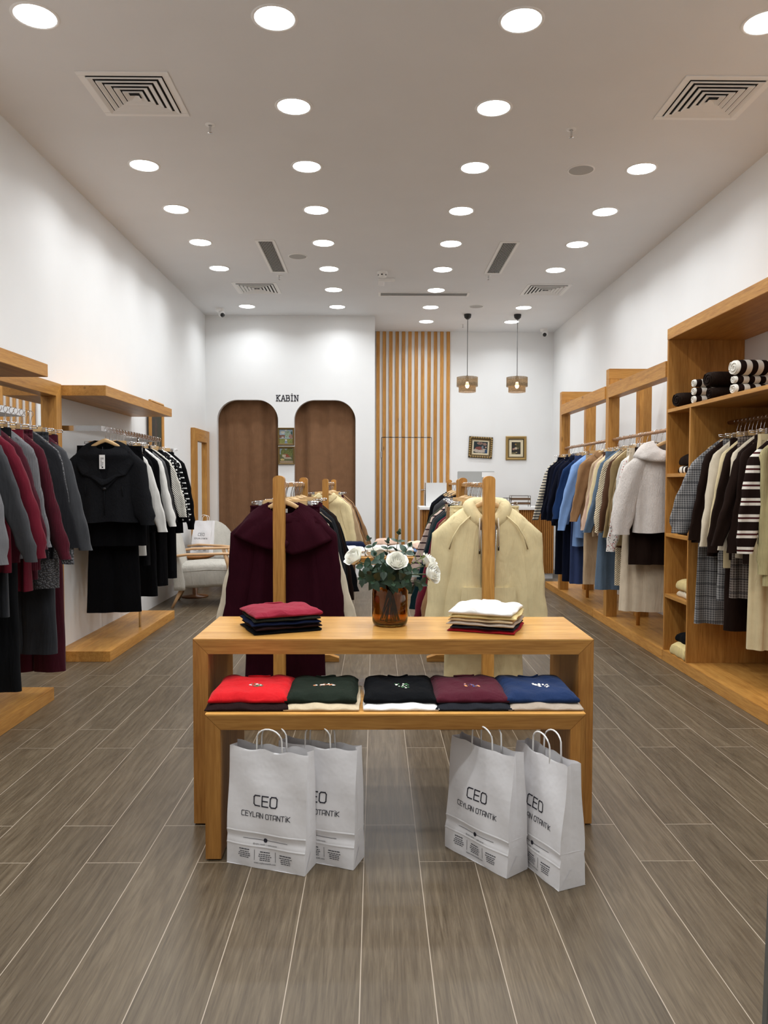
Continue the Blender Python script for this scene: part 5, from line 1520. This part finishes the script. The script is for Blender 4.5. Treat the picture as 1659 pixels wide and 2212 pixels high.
def leaf(b, base, d, nrm, L, wd, mat, curl=.15, shape='ov'):
    d = d.normalized(); sdv = d.cross(nrm).normalized(); nn = sdv.cross(d).normalized()
    rows = []
    for k in range(8):
        s = k / 7
        wv = (sin(pi * s ** (.8 if shape == 'ov' else .65)) ** (.75 if shape == 'ov' else 1)) * wd / 2 + .0002
        c = base + d * (L * s) - nn * (curl * L * s * s)
        rows.append([tuple(c + sdv * (wv * q) + nn * (.12 * wv * q * q)) for q in (-1, -.5, 0, .5, 1)])
    b.loft(rows, mat, closed=False)
def stem_path(tip, k):
    a = k * 2.4
    foot = Vector((VX + .045 * cos(a), VY + .045 * sin(a), VZ + .018))
    neck = Vector((VX - .03 * cos(a) * .6 + (tip.x - VX) * .12, VY - .03 * sin(a) * .6 + (tip.y - VY) * .12, VZ + .20))
    mid = neck.lerp(tip, .5) + Vector((0, 0, .012))
    return [foot, foot.lerp(neck, .5), neck, mid, tip]
def smooth(pts, n=5):
    out = []
    P_ = [pts[0]] + list(pts) + [pts[-1]]
    for i in range(1, len(P_) - 2):
        p0, p1, p2, p3 = P_[i - 1:i + 3]
        for k in range(n):
            t = k / n
            out.append(.5 * ((2 * p1) + (p2 - p0) * t + (2 * p0 - 5 * p1 + 4 * p2 - p3) * t * t + (3 * p1 - p0 - 3 * p2 + p3) * t ** 3))
    out.append(pts[-1]); return out
def petals(mb, c, ax, R, rg):
    ax = ax.normalized(); u = ax.cross(Vector((.3, .2, 1))).normalized() if abs(ax.z) < .9 else ax.cross(Vector((1, 0, 0))).normalized(); w = ax.cross(u)
    for layer, (n, rr, hgt, opn) in enumerate([(2, .22, .95, -.05), (3, .42, 1.0, .0), (4, .62, .98, .10), (5, .82, .90, .22), (5, 1.0, .78, .42)]):
        for k in range(n):
            a0 = 2 * pi * k / n + layer * .9 + rg.uniform(-.15, .15); half = pi / n * 1.35
            rows = []
            for j in range(7):
                s = j / 6; row = []
                for i in range(9):
                    q = -1 + i / 4
                    a = a0 + half * q * (.35 + .65 * sin(pi * min(1, .18 + s * .62)))
                    top = hgt * (1 - .16 * q * q * s)
                    rad = R * rr * (.35 + .65 * sin(pi / 2 * min(1, s * 1.5))) * (1 + opn * max(0, s - .55) * 1.6) + .0012 * sin(5 * q + layer)
                    z = R * (-.72 + 1.5 * top * s) - R * opn * .5 * max(0, s - .75) * 2
                    row.append(tuple(c + (u * cos(a) + w * sin(a)) * rad + ax * z))
                rows.append(row)
            mb.loft(rows, closed=False)
def rose(label, px, py, Y, R, ax, k):
    c = pt(px, py, Y); ax = Vector(ax).normalized(); rg = random.Random(k)
    t = thing('rose', label, 'flower', (0, 0, 0), 0, 'white roses in the amber vase')
    b = MB(); petals(b, c, ax, R, rg); b.build('blossom', PET, t)
    sp_ = smooth(stem_path(c - ax * R * .75, k))
    MB().tube(sp_, .0028, 7).build('stem', STEM, t)
    b = MB()
    for q in range(5):
        a = q * 1.256; s_ = ax.cross(Vector((0.1, 1, .2))).normalized(); s2 = ax.cross(s_)
        leaf(b, c - ax * R * .78, (s_ * cos(a) + s2 * sin(a)) * 1.0 - ax * .1, ax, R * .9, R * .3, 0, -.5)
    b.build('sepals', LEAFD, t)
    b = MB()
    for q in (9, 12, 14):
        p = Vector(sp_[q]); a = rg.uniform(0, 6.28)
        leaf(b, p, Vector((cos(a), sin(a) - .3, .15)), Vector((0, -.4, 1)), .065, .045, 0, .3)
    b.build('leaves', LEAFD, t)
rose('white rose at the far left of the bouquet', 765, 1204, 3.36, .037, (-.55, -.55, .7), 1)
rose('white rose at the front centre of the bouquet', 858, 1214, 3.28, .037, (.1, -.75, .75), 2)
rose('white rose at the lower right of the bouquet', 935, 1239, 3.32, .036, (.75, -.55, .25), 3)
rose('white rose behind the lower right one', 928, 1214, 3.42, .036, (.6, -.1, .6), 4)
rose('white rose between the eucalyptus leaves at the left centre', 812, 1195, 3.50, .034, (-.2, .1, .95), 5)
def sprig(label, px, py, Y, k, L0=.05, mat=None, pairs=6, wd=.036, shape='ov', bare=.30, name='eucalyptus_sprig'):
    tip = pt(px, py, Y); rg = random.Random(100 + k)
    t = thing(name, label, 'foliage', (0, 0, 0), 0, 'green sprigs in the amber vase')
    sp_ = smooth(stem_path(tip, k + 5), 8); n = len(sp_)
    MB().tube(sp_, [.0026 - .0014 * i / n for i in range(n)], 6).build('stem', STEM, t)
    b = MB(); i0 = int(n * .52)
    for q in range(pairs):
        i = i0 + int((n - 1 - i0) * q / (pairs - 1 + 1e-6)); i = min(i, n - 1)
        p = Vector(sp_[i]); d = (Vector(sp_[min(i + 1, n - 1)]) - Vector(sp_[max(i - 1, 0)])).normalized()
        a = q * 1.57 + rg.uniform(-.4, .4); s_ = d.cross(Vector((0, -1, .2))).normalized(); s2 = d.cross(s_)
        sz = L0 * (1.1 - .45 * q / pairs) * rg.uniform(.85, 1.15)
        for s in (-1, 1):
            dr = (s_ * cos(a) + s2 * sin(a)) * s + d * .45
            leaf(b, p, dr, (d + Vector((0, -.8, .3))).normalized(), sz, sz * wd / .05, 0, rg.uniform(0, .3), shape)
    leaf(b, Vector(sp_[-1]), d + Vector((.1, -.2, 0)), Vector((0, -1, .3)), L0 * .5, L0 * .3, 0, .1, shape)
    b.build('leaves', mat or LEAFE, t)
for k, (px, py, Y, nm) in enumerate([(797, 1166, 3.42, 'eucalyptus sprig rising tallest at the left of the bouquet'), (862, 1152, 3.45, 'eucalyptus sprig rising tallest at the centre of the bouquet'), (884, 1180, 3.36, 'eucalyptus sprig rising right of the centre rose'), (838, 1172, 3.44, 'short eucalyptus sprig left of the tallest one'),
                                     (812, 1200, 3.27, 'eucalyptus sprig low in front between left and centre roses'), (784, 1222, 3.27, 'eucalyptus sprig below the far left rose'), (892, 1232, 3.26, 'eucalyptus sprig below the right side of the centre rose')]):
    sprig(nm, px, py, Y, k, .050 if k > 1 else .046)
sprig('yellow-green feathery sprig at the right of the bouquet', 912, 1205, 3.36, 9, .04, LEAFL, 9, .010, 'lance', name='leafy_sprig')
for k, (px, py, Y, nm) in enumerate([(782, 1250, 3.26, 'dark leafy sprig drooping at the left of the vase'), (806, 1258, 3.24, 'dark leafy sprig drooping over the vase rim at the left'), (850, 1262, 3.22, 'dark leafy sprig hanging in front of the vase rim'),
                                     (878, 1255, 3.24, 'broad-leaved sprig drooping right of the vase centre'), (912, 1262, 3.30, 'broad-leaved sprig drooping at the far right of the vase'), (830, 1235, 3.25, 'dark leafy sprig filling the middle below the centre rose'), (852, 1240, 3.3, 'dark leafy sprig in the heart of the bouquet')]):
    sprig(nm, px, py, Y, 20 + k, .062, LEAFD, 5, .034, 'lance', name='leafy_sprig')
